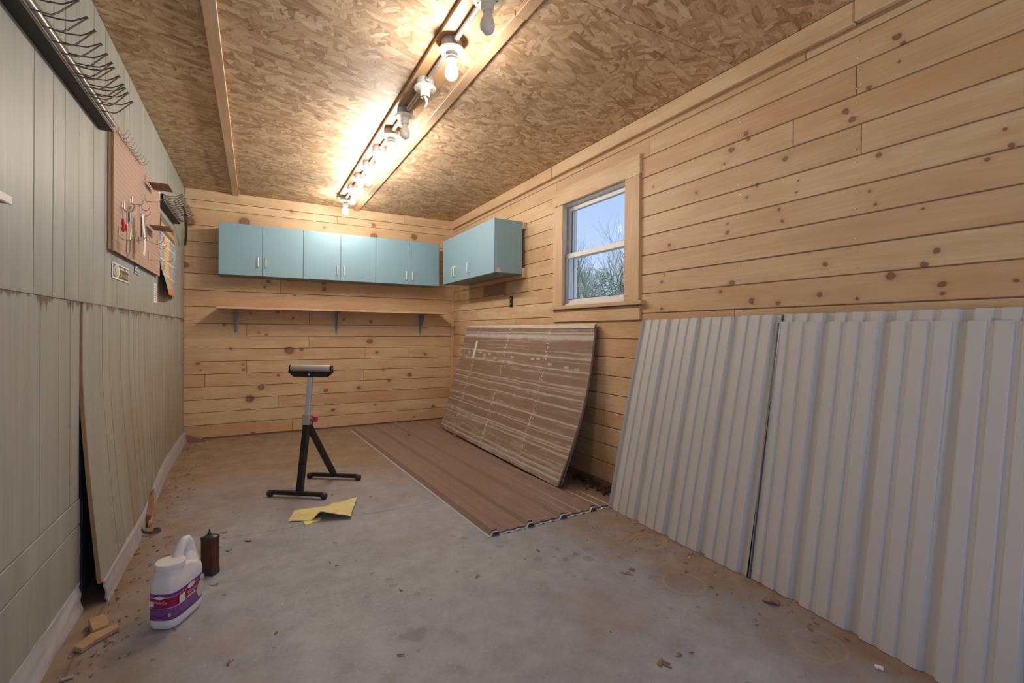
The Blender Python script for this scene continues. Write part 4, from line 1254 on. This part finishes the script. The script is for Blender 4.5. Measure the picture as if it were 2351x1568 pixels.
MB().prism([so + jv * -.026 + Z * .086, so + jv * .020 + Z * .086, so + jv * .020 + Z * .089, so + jv * -.026 + Z * .089], ju * .0006).build('emblem', M['white'], lab)
el(so + jv * -.002 + Z * .121, jv, .020, .009, ju * .0008).build('emblem', M['white'], lab)
el(so + jv * .052 + Z * .080, jv, .020, .032, ju * .0008).build('emblem', plain('pale_cat_fur', (.62, .58, .53), .6, 0, .2, 80), lab)
el(so + jv * .060 + Z * .117, jv, .012, .013, ju * .0008).build('emblem', bpy.data.materials['pale_cat_fur'], lab)

KC = Vector((-.168, 2.468, 0)); ku = Vector((.80, -.60, 0)).normalized(); kv = Vector((.60, .80, 0)).normalized()
FK = (KC, ku, kv)
cn = thing('oil_can', tuple(KC), 'rusty brown rectangular tin can with a dark top, behind the white jug', 'can')
loft([(.006, .0325, .0225, 0), (.158, .0325, .0225, 0)], 32, 6, FK).build('can_body', M['rust'], cn, smooth=True, angle=50)
loft([(0, .0332, .0232, 0), (.008, .0345, .0245, 0), (.026, .0335, .0235, 0)], 32, 6, FK).build('bottom_rim', M['tin_dark'], cn, smooth=True, angle=50)
loft([(.153, .0338, .0238, 0), (.160, .0345, .0245, 0), (.166, .0338, .0238, 0), (.164, .030, .020, 0), (.172, .012, .010, 0)], 32, 5, FK).build('can_top', M['tin_dark'], cn, smooth=True, angle=50)
MB().lathe([(.0075, .170), (.0075, .180), (.0035, .184), (.003, .196), (.001, .197)], KC - ku * .004, 10).build('spout', M['tin_dark'], cn, smooth=True)

# ================================================================== SCRAPS ON THE FLOOR
def chunk(name, pxs, z0, h, mat, label, cat, group=None, bevel=.002):
    P = [on(2, z0, *q) for q in pxs]
    o_ = MB().prism([Vector((p.x, p.y, z0)) for p in P], (0, 0, h)).build(name, mat, bevel=bevel)
    return tag(o_, label, cat, group)
chunk('wood_scrap', [(168, 1496), (187, 1501), (214, 1482), (273, 1449), (270, 1440), (205, 1467)], .001, .017, M['ply'], 'longer stick of scrap wood on the floor in front of the white jug', 'wood scrap', 'wood offcuts by the left wall')
chunk('wood_scrap', [(212, 1462), (250, 1448), (246, 1430), (236, 1424), (203, 1436)], .0012, .024, M['ply'], 'short block of scrap wood touching the longer stick by the left wall', 'wood scrap', 'wood offcuts by the left wall')
o_ = MB().prism([Vector((-.585, 5.49, .002)), Vector((-.585, 5.49, .075)), Vector((-.40, 5.43, .012)), Vector((-.40, 5.43, .002))], (0, -.022, 0)).build('wood_wedge', M['oldwood'], bevel=.002)
tag(o_, 'reddish wedge of wood in the far left corner of the floor', 'wood scrap')
# splintered plank and rubber strip at the curb
sp = thing('splintered_plank', (-.52, 3.30, 0), 'splintered brown plank end standing against the curb of the left wall', 'plank')
q0 = on(2, 0, 334, 1222)
MB().prism([(-.575, 3.56, .03), (-.545, 3.56, .06), (-.500, 3.27, .03), (-.505, 3.22, .004), (-.555, 3.25, .004)], (.012, .01, .05)).build('plank_body', M['oldwood'], sp, bevel=.003)
MB().prism([(-.538, 3.55, .05), (-.526, 3.55, .05), (-.490, 3.20, .003), (-.506, 3.19, .003)], (.004, 0, .022)).build('splinter', M['ply'], sp, bevel=.001)
pp = [on(2, .02, 322, 1178), on(2, .035, 319, 1196), on(2, .03, 322, 1212), on(2, .012, 331, 1225), on(2, .006, 344, 1227), on(2, .006, 358, 1224), on(2, .006, 368, 1220), on(2, .008, 362, 1217), on(2, .008, 352, 1219)]
def strip(pts, w, th, name, mat):
    A_, B_ = [], []
    mb = MB()
    n = len(pts)
    vs_ = []
    for i, p in enumerate(pts):
        d = (pts[min(n - 1, i + 1)] - pts[max(0, i - 1)]).normalized()
        s0 = d.cross(Z).normalized() * (th / 2)
        vs_ += [p - s0, p + s0, p + s0 + Z * w, p - s0 + Z * w]
    fs_ = []
    for i in range(n - 1):
        for k in range(4):
            fs_.append((i * 4 + k, i * 4 + (k + 1) % 4, i * 4 + 4 + (k + 1) % 4, i * 4 + 4 + k))
    fs_ += [(0, 1, 2, 3), ((n - 1) * 4 + 3, (n - 1) * 4 + 2, (n - 1) * 4 + 1, (n - 1) * 4)]
    return mb.add(vs_, fs_).build(name, mat, smooth=True)
rb = strip(pp, .016, .006, 'rubber_strip', plain('grey_rubber', (.13, .115, .10), .6, 0, .3, 40))
tag(rb, 'curled grey rubber strip on the floor beside the splintered plank', 'strip')
# a dry leaf and a white plug near the white sheets
def leaf(c, ang, L, Wd, label, curl=.25):
    ca_, sa_ = math.cos(ang), math.sin(ang)
    def fn(u, v):
        w_ = math.sin(math.pi * min(1, u * 1.02)) ** .7 * (1 + .30 * math.sin(u * 21)) * Wd
        x_, y_ = (u - .5) * L, (v - .5) * w_
        z_ = .003 + curl * abs(v - .5) * w_ + .012 * math.sin(u * 3) ** 2 + .003 * math.sin(u * 13 + v * 5)
        return (c[0] + x_ * ca_ - y_ * sa_, c[1] + x_ * sa_ + y_ * ca_, z_)
    o_ = MB().slab(fn, 18, 6, lambda u, v: (0, 0, -.0012)).build('dry_leaf', M['brown_leaf'], smooth=True)
    d_ = Vector((ca_, sa_, 0))
    c_ = Vector((c[0], c[1], .005))
    MB().tube([c_ + d_ * (L * .48) + Z * .002, c_ + d_ * (L * .72)], .0012, 5).build('stem', M['brown_leaf'], o_)
    return tag(o_, label, 'leaf', 'dry leaves on the floor')
p_ = on(2, 0, 1770, 1385)
leaf((p_.x, p_.y), -1.0, .062, .040, 'curled dry oak leaf on the dirt below the front white sheet')
p_ = on(2, .025, 935, 1004)
lf = leaf((p_.x, p_.y), .5, .085, .03, 'thin dry leaf lying on the brown floor sheet', .5)
lf.location.z = .031
p_ = on(2, .025, 1046, 1003)
lf = leaf((p_.x, p_.y), .3, .075, .03, 'dry leaf on the brown floor sheet at the foot of the leaning boards', .5)
lf.location.z = .031
p_ = on(2, .006, 2008, 1529); q_ = on(2, .006, 2028, 1536)
tag(MB().tube([p_, p_.lerp(q_, .2), q_], [.006, .0065, .0065], 12).build('plastic_plug', M['white_pl'], smooth=True), 'small white plastic plug on the floor near the bottom right corner', 'plug')
p_ = on(2, .004, 140, 1562); q_ = on(2, .004, 168, 1553)
tag(MB().bar(p_, q_, .012, .006).build('metal_clip', M['steel'], bevel=.001), 'shiny metal clip on the floor in the bottom left corner', 'clip')
# loose litter nobody could count
db = MB()
R = random.Random(5)
def chip(x, y, s0, zb_=.0012):
    g = R.uniform(0, 6.28)
    a_, b_ = s0 * R.uniform(.5, 1.3), s0 * R.uniform(.12, .4)
    d_, e_ = Vector((math.cos(g), math.sin(g), R.uniform(-.05, .1))), Vector((-math.sin(g), math.cos(g), R.uniform(-.1, .1)))
    c_ = Vector((x, y, zb_ + .001))
    db.prism([c_ - d_ * a_ * .5, c_ + e_ * b_ * .5 - d_ * a_ * .1, c_ + d_ * a_ * .5, c_ - e_ * b_ * .5 + d_ * a_ * .1], (0, 0, R.uniform(.001, .004)))
for i in range(520):
    k = R.random()
    if k < .55: x, y = -.53 + abs(R.gauss(0, .10)), R.uniform(1.7, 5.3)
    elif k < .75: x, y = 1.93 - abs(R.gauss(0, .14)), R.uniform(.6, 2.15)
    elif k < .85: x, y = R.uniform(-.5, .9), 5.46 - abs(R.gauss(0, .2))
    else: x, y = R.uniform(-.4, 1.85), R.uniform(.7, 2.2) if R.random() < .5 else R.uniform(2.2, 5)
    if x > .9 and y > 2.18: continue
    chip(x, y, R.choice((.008, .010, .014, .02)))
for (px, py, s0) in ((570, 1243, .045), (523, 1266, .04), (512, 1224, .035), (490, 1345, .035), (525, 1523, .035), (1095, 1325, .03), (1440, 1318, .05), (1450, 1310, .04), (1515, 1525, .05), (1530, 1530, .04), (1558, 1508, .03), (1575, 1315, .03), (310, 1265, .04), (305, 1275, .04), (255, 1350, .03), (245, 1480, .03)):
    p_ = on(2, 0, px, py); chip(p_.x, p_.y, s0); chip(p_.x + .012, p_.y + .006, s0 * .6)
lt_ = db.build('floor_litter', M['oldwood'])
tag(lt_, 'scattered wood chips and crumbs along the edges of the concrete floor', 'litter', None, 'stuff')
dm = MB()
for i in range(160):
    x, y = XR - .03 - abs(R.gauss(0, .035)), R.uniform(2.30, 2.85)
    r0 = R.uniform(.006, .018)
    dm.lathe([(r0 * .6, -r0 * .2), (r0, 0), (r0 * .7, r0 * .5), (r0 * .2, r0 * .75)], (x, y, .002 + r0 * .3 + max(0, .05 - (XR - x)) * .6), 6, (R.uniform(-.4, .4), R.uniform(-.4, .4), 1))
tag(dm.build('dirt_pile', M['soil']), 'dark crumbled dirt against the right wall between the boards and white sheets', 'dirt', None, 'stuff')

# ================================================================== LEFT WALL FITTINGS
# ---- pegboard
PX = -.579
pg = thing('pegboard', (PX, 3.29, 1.72), 'tan pegboard with a wood frame hung on the green left wall', 'pegboard')
def peg_face(u, v):
    y = 2.818 + 1.225 * u
    z = 1.449 + v * (.616 - .047 * u)
    return (PX, y, z)
MB().slab(peg_face, 1, 1, lambda u, v: (-.005, 0, 0)).build('perforated_panel', M['pegboard'], pg)
MB().box(XL + .0015, PX - .0055, 2.812, 2.852, 1.452, 2.05).build('frame_strip', M['pine_v'], pg, bevel=.002)
MB().box(PX - .0052, PX + .0012, 2.809, 2.8185, 1.445, 2.063).build('edge_strip', M['kraft'], pg)
MB().box(XL + .0015, PX - .0055, 4.003, 4.043, 1.452, 2.01).build('frame_strip', M['pine_v'], pg, bevel=.002)
MB().box(XL + .0015, PX - .0055, 2.852, 4.003, 1.455, 1.495).build('frame_strip', M['kraft'], pg, bevel=.002)
MB().box(XL + .0015, PX - .0055, 2.852, 4.003, 1.965, 2.005).build('frame_strip', M['kraft'], pg, bevel=.002)
WH = PX + .0015
def j_hook(y, z, drop, reach, rise, label, group='wire hooks on the pegboard', r=.0021, dz=0, dy=0):
    """wire down the board, round in a bow and up to a tip"""
    pts = [(WH - .006, y, z + .002), (WH + .002, y, z), (WH + .002, y, z - drop)]
    for k in range(1, 9):
        g = math.pi * k / 8
        pts.append((WH + .002 + reach * .5 * (1 - math.cos(g)), y + dy * k / 8, z - drop - reach * .42 * math.sin(g) + rise * max(0, k - 4) / 4 * .5 + dz * k / 8))
    x_, y_, z_ = pts[-1]
    pts.append((x_ + .004, y_, z_ + rise * .5))
    o_ = MB().tube(pts, r, 6).build('peg_hook', M['wire'], smooth=True)
    return tag(o_, label, 'hook', group)
def l_hook(y, z, drop, reach, label, tip=0, r=.0021):
    pts = [(WH - .006, y, z + .002), (WH + .002, y, z), (WH + .002, y, z - drop + .005), (WH + .006, y, z - drop), (WH + reach, y, z - drop + .002)]
    if tip: pts.append((WH + reach + .008, y, z - drop + tip))
    return tag(MB().tube(pts, r, 6).build('peg_hook', M['wire'], smooth=True), label, 'hook', 'wire hooks on the pegboard')
ROWPX = [(266, 285), (272, 294), (278.5, 304), (284.5, 312.5), (290.5, 321), (296.5, 329.5), (302, 337.5), (307.5, 345), (313, 352.5), (317.5, 358.5)]
for i, q in enumerate(ROWPX):
    p = on(0, WH, *q)
    j_hook(p.y, p.z, .030, .040, .012, '%s silver hook in the row along the top of the pegboard, counted from the viewer' % ['first', 'second', 'third', 'fourth', 'fifth', 'sixth', 'seventh', 'eighth', 'ninth', 'tenth'][i], 'silver hooks in the top row of the pegboard')
def at(q, dx=0): p = on(0, WH + dx, *q); return p.y, p.z
j_hook(*at((279.5, 463)), .03, .045, .015, 'wide bowed hook holding the wire loop, left of the pegboard middle')
j_hook(*at((284, 462)), .035, .04, .012, 'upright bowed hook just behind the wide one on the pegboard')
l_hook(*at((297, 455)), .03, .05, 'straight prong beside the brush on the pegboard', .01)
j_hook(*at((302, 451)), .03, .045, .015, 'large bowed hook to the right of the brush on the pegboard')
j_hook(*at((321, 470)), .045, .045, .012, 'bowed hook from which the white strip hangs')
j_hook(*at((326, 464)), .035, .032, .012, 'narrow bowed hook above and behind the white strip')
j_hook(*at((272, 521)), .035, .065, .02, 'lowest left hook on the pegboard with a wide bow')
j_hook(*at((301, 524)), .035, .065, .02, 'wide bowed hook carrying the brown paint stick')
l_hook(*at((333, 447)), .038, .065, 'lone straight hook between the two brown shelves on the pegboard')
j_hook(*at((343, 540)), .025, .07, .02, 'wide bowed double-wire hook below the lower brown shelf')
j_hook(*at((362, 553)), .035, .045, .012, 'bowed hook near the lower right edge of the pegboard')
j_hook(*at((366, 440)), .055, .035, .01, 'bowed hook at the upper right edge of the pegboard')
l_hook(*at((341, 579)), .05, .115, 'long straight hook with a bent tip at the bottom right of the pegboard', .02)
# brown tin shelves on wire
def tin_shelf(py0, py1, q, label):
    y0, z0 = at(q)
    t = thing('peg_shelf', (PX, y0, z0), label, 'shelf', 'small brown shelves on the pegboard')
    L = .19
    MB().slab(lambda u, v: (WH + .012 + .098 * u, y0 - .002 + L * v, z0 - .012 - .002 * u), 1, 1, lambda u, v: (0, 0, .0016)).build('plate', M['shelf_tin'], t)
    MB().box(WH + .110, WH + .1115, y0 - .002, y0 - .002 + L, z0 - .014, z0 - .006).build('lip', M['shelf_tin'], t)
    for yy in (y0 - .012, y0 + L * .62):
        MB().tube([(WH - .006, yy, z0 + .022), (WH + .002, yy, z0 + .02), (WH + .002, yy, z0 - .010), (WH + .006, yy, z0 - .0155), (WH + .07, yy + .012, z0 - .0155)], .0021, 6).build('wire_support', M['wire'], t, smooth=True)
tin_shelf(0, 0, (334, 412), 'upper brown tin shelf held by wires on the pegboard')
tin_shelf(0, 0, (336.5, 511), 'lower brown tin shelf held by wires on the pegboard')
# hanging things
y0, z0 = at((283, 487), .03)
tp = thing('tape_puller', (PX, y0, z0), 'small red handled tool hanging on the left of the pegboard', 'tool')
MB().tube([(WH + .03, y0, z0 + .012), (WH + .03, y0, z0 - .05)], .003, 6).build('shank', M['wire'], tp, smooth=True)
MB().lathe([(.003, 0), (.006, -.006), (.007, -.022), (.0045, -.034), (.0065, -.046), (.006, -.06), (.002, -.064)], (WH + .03, y0, z0 - .03), 12).build('grip', M['red'], tp, smooth=True)
MB().lathe([(.002, 0), (.005, -.008), (.0055, -.024), (.002, -.034)], (WH + .040, y0 + .006, z0 - .055), 10).build('lever', M['red'], tp, smooth=True)
y0, z0 = at((296, 478), .03)
pts = [(WH + .028, y0 - .03, z0 - .02), (WH + .03, y0 - .035, z0 - .12), (WH + .028, y0 - .04, z0 - .22), (WH + .03, y0 - .02, z0 - .245), (WH + .034, y0 + .0, z0 - .22), (WH + .034, y0 + .02, z0 - .1), (WH + .03, y0 + .025, z0), (WH + .028, y0 + .01, z0 + .016), (WH + .028, y0 - .02, z0 + .012)]
tag(MB().tube(pts, .0024, 6).build('wire_loop', M['wire'], smooth=True), 'long loop of bent wire hanging down the pegboard', 'wire')
y0, z0 = at((301, 478), .01)
br_ = thing('small_brush', (PX, y0, z0), 'small grey brush hanging behind the wire loop on the pegboard', 'brush')
MB().box(WH + .004, WH + .014, y0 - .012, y0 + .012, z0 - .075, z0 - .02).build('bristles', M['bracket'], br_, bevel=.002)
MB().box(WH + .006, WH + .012, y0 - .006, y0 + .006, z0 - .02, z0 + .01).build('stock', M['ply'], br_)
y0, z0 = at((309, 542), .058)
tag(MB().box(WH + .055, WH + .060, y0 - .006, y0 + .026, z0 - .075, z0).build('paint_stick', M['kraft'], bevel=.001), 'short brown paint stick hooked low on the pegboard', 'stick')
y0, z0 = at((328, 492), .04)
ws = MB().slab(lambda u, v: (WH + .040 + .004 * math.sin(v * 5), y0 - .004 + .052 * u, z0 - .222 + .222 * v), 2, 12, lambda u, v: (.0022, 0, 0)).build('white_strip', M['white'])
tag(ws, 'long narrow white strip hanging on the pegboard', 'strip')
y0, z0 = at((325, 497))
tag(MB().box(WH + .008, WH + .013, y0 - .012, y0 + .022, z0 - .115, z0).build('brown_stick', M['shelf_tin'], bevel=.001), 'dark reddish brown stick hanging behind the white strip', 'stick')
y0, z0 = at((333, 541), .028)
bc = thing('binder_clip', (PX, y0, z0), 'small dark clip with a wire handle below the lower brown shelf', 'clip')
MB().box(WH + .02, WH + .034, y0 - .012, y0 + .02, z0 - .03, z0 + .005).build('jaw', M['tin_dark'], bc, bevel=.002)
MB().tube([(WH + .028, y0 - .008, z0 - .03), (WH + .028, y0 - .01, z0 - .066), (WH + .028, y0 + .004, z0 - .076), (WH + .028, y0 + .018, z0 - .066), (WH + .028, y0 + .018, z0 - .03)], .0014, 5).build('wire_handle', M['wire'], bc)

# ---- wire racks
def wire_rack(name, y0, y1, ys, label, zb_=1.955):
    t = thing(name, (XL, (y0 + y1) / 2, zb_), label, 'wire rack', 'wire racks on the left wall')
    x0, x1 = XL + .0015, XL + .048
    MB().box(x0, x1 - .002, y0, y1, zb_, zb_ + .008).build('dark_underside', M['rack_dark'], t)
    MB().box(x0, x1, y0, y1, zb_ + .0085, zb_ + .016).build('rail', M['rack'], t, bevel=.001)
    MB().box(x0, x1 - .010, y0, y1, zb_ + .0165, zb_ + .054).build('rail_back', M['rack_dark'], t)
    MB().tube([(x1 - .006, y0, zb_ + .034), (x1 - .006, y1, zb_ + .034)], .0135, 12).build('rail_tube', M['rack'], t, smooth=True)
    MB().box(x0, x1 - .001, y0, y1, zb_ + .0545, zb_ + .064).build('rail', M['rack'], t, bevel=.001)
    for i, yy in enumerate(ys):
        zl, zu = zb_ + .016, zb_ + .056
        j = .003 * math.sin(i * 2.3)
        pts = [(x1 - .012, yy, zl), (x1 + .02, yy, zl - .002), (x1 + .042, yy + .002, zl - .002), (x1 + .056, yy + .003, zl + .008), (x1 + .095, yy + .004, zb_ + .070 + j), (x1 + .101, yy + .007, zb_ + .077 + j), (x1 + .097, yy + .011, zb_ + .082 + j),
               (x1 + .078, yy + .013, zu + .012), (x1 + .062, yy + .013, zu + .002), (x1 + .03, yy + .013, zu - .002), (x1 - .012, yy + .013, zu)]
        MB().tube(pts, .0024, 6).build('prong', M['wire_brown'], t, smooth=True)
    return t
wire_rack('wire_rack', 1.10, 2.690, [1.2, 1.3, 1.4, 1.5, 1.57, 1.645, 1.72, 1.80, 1.885, 1.965, 2.035, 2.105, 2.170, 2.195, 2.272, 2.335, 2.362, 2.415, 2.490], 'long metal rail with many bent wire prongs high on the near left wall')
wire_rack('wire_rack', 4.03, 4.82, [4.06, 4.12, 4.17, 4.24, 4.30, 4.37, 4.44, 4.50, 4.57, 4.64, 4.70, 4.76], 'shorter metal rail with wire prongs beyond the pegboard near the corner', 1.965)
hp = [(XL + .10, 4.52, 2.045), (XL + .104, 4.60, 2.035), (XL + .095, 4.72, 2.015), (XL + .085, 4.86, 1.975), (XL + .07, 5.0, 1.915), (XL + .05, 5.13, 1.86), (XL + .045, 5.17, 1.852)]
hose = MB().tube([Vector(p) for p in hp], .009, 10).build('rubber_hose', M['rubber'], smooth=True)
tag(hose, 'black rubber hose end hanging from the far wire rack', 'hose')

# ---- signs and papers
SXL = XL + .014
sg = thing('ski_sticker', (SXL, 3.05, 1.365), 'white bordered black and yellow sticker under the pegboard near its left corner', 'sticker')
y0, y1, z0, z1 = 2.886, 3.214, 1.326, 1.404
MB().box(XL + .0025, XL + .0045, y0, y1, z0, z1).build('backing', M['white'], sg)
xf = XL + .0046
MB().box(xf, xf + .0006, y0 + .012, y1 - .010, z0 + .008, z1 - .007).build('black_field', M['black_pr'], sg)
def ell(c, a, b_, mat, name, x):
    P_ = [Vector((x, c[0] + a * math.cos(2 * math.pi * k / 24), c[1] + b_ * math.sin(2 * math.pi * k / 24))) for k in range(24)]
    return MB().prism(P_, (.0005, 0, 0)).build(name, mat, sg)
ell((y0 + .075, (z0 + z1) / 2), .060, .032, M['white'], 'emblem', xf + .0007)
ell((y0 + .060, (z0 + z1) / 2), .036, .030, plain('grey_print', (.50, .50, .50), .6), 'emblem', xf + .0013)
ell((y0 + .088, (z0 + z1) / 2 - .006), .024, .020, M['yellow'], 'emblem', xf + .0019)
ell((y0 + .045, (z0 + z1) / 2), .006, .012, M['black_pr'], 'emblem', xf + .0025)
lettering('ski-doo', (xf + .0007, y0 + .146, z0 + .017), (0, 1, 0), Z, .033, .165, M['yellow'], sg)
wb_ = MB()
for k in range(12):
    if k in (5, 7): continue
    wb_.box(xf + .0007, xf + .0012, y0 + .146 + k * .0138, y0 + .146 + k * .0138 + .0115, z1 - .024, z1 - .014)
wb_.build('caption_band', M['white'], sg)['kind'] = 'stuff'
st = thing('blue_sticker', (SXL, 3.41, 1.425), 'tiny blue sticker with a yellow band just under the pegboard', 'sticker')
MB().box(XL + .0025, XL + .004, 3.362, 3.468, 1.398, 1.447).build('backing', M['sky_pr'], st)
MB().box(XL + .0041, XL + .0046, 3.366, 3.464, 1.416, 1.425).build('yellow_band', M['yellow'], st)
MB().box(XL + .0041, XL + .0046, 3.362, 3.468, 1.398, 1.402).build('white_band', M['white'], st)
MB().box(XL + .0041, XL + .0046, 3.40, 3.43, 1.432, 1.441).build('white_mark', M['white'], st)
ws_ = thing('paper_label', (SXL, 3.98, 1.33), 'narrow upright white paper label between the pegboard and the calendar', 'label')
MB().box(XL + .0025, XL + .004, 3.938, 4.038, 1.262, 1.395).build('paper', M['white'], ws_)
mk = MB()
for k in range(7): mk.box(XL + .0041, XL + .0044, 3.962, 4.014, 1.277 + k * .0155, 1.285 + k * .0155)
mk = mk.build('printed_marks', plain('faded_print', (.40, .34, .30), .7), ws_)
mk['kind'] = 'stuff'
def cal(u, v):
    y = 4.10 + .685 * u
    z = 1.332 + .573 * v
    k = max(0, 1 - v / .33)
    x = XL + .012 + .004 * math.sin(v * 9 + u * 2) + (.045 * (1 - u) * k + .012 * math.sin(u * 5) * k) + .010 * (1 - v)
    return (x, y, z + .012 * k * (u - .5))
tag(MB().slab(cal, 10, 24, lambda u, v: (-.0012, 0, 0)).build('hanging_calendar', M['poster'], smooth=True), 'tall curling orange and blue paper chart hanging right of the pegboard', 'chart')

# ---- white fronted ledge at the left edge of the view
le = thing('wall_ledge', (XL, 1.3, 1.40), 'end of a small white fronted ledge on the near left wall', 'ledge')
MB().box(XL + .0015, XL + .062, .95, 1.620, 1.3875, 1.395).build('brown_underside', M['kraft'], le)
MB().box(XL + .0625, XL + .070, .95, 1.626, 1.386, 1.4075).build('white_front', M['white_pl'], le, bevel=.0015)
MB().box(XL + .0015, XL + .062, .95, 1.622, 1.3955, 1.4075).build('white_top', M['white_pl'], le)
MB().tube([(XL + .03, 1.55, 1.387), (XL + .03, 1.55, 1.372), (XL + .035, 1.50, 1.368)], .006, 8).build('metal_hinge', M['steel_grey'], le, smooth=True)

# ---- nail heads on the right wall boards
nh = MB()
for y in (2.14, 1.555, 1.02):
    for i in range(9, 18):
        for f in (.22, .78):
            z = zr[i] + (zr[i + 1] - zr[i]) * f
            nh.lathe([(.0032, 0), (.0032, .0012), (.001, .0016)], (XR - .0008, y + rng.uniform(-.006, .006), z), 6, (-1, 0, 0))
no = nh.build('nail_heads', M['steel'], wr)
no['kind'] = 'stuff'
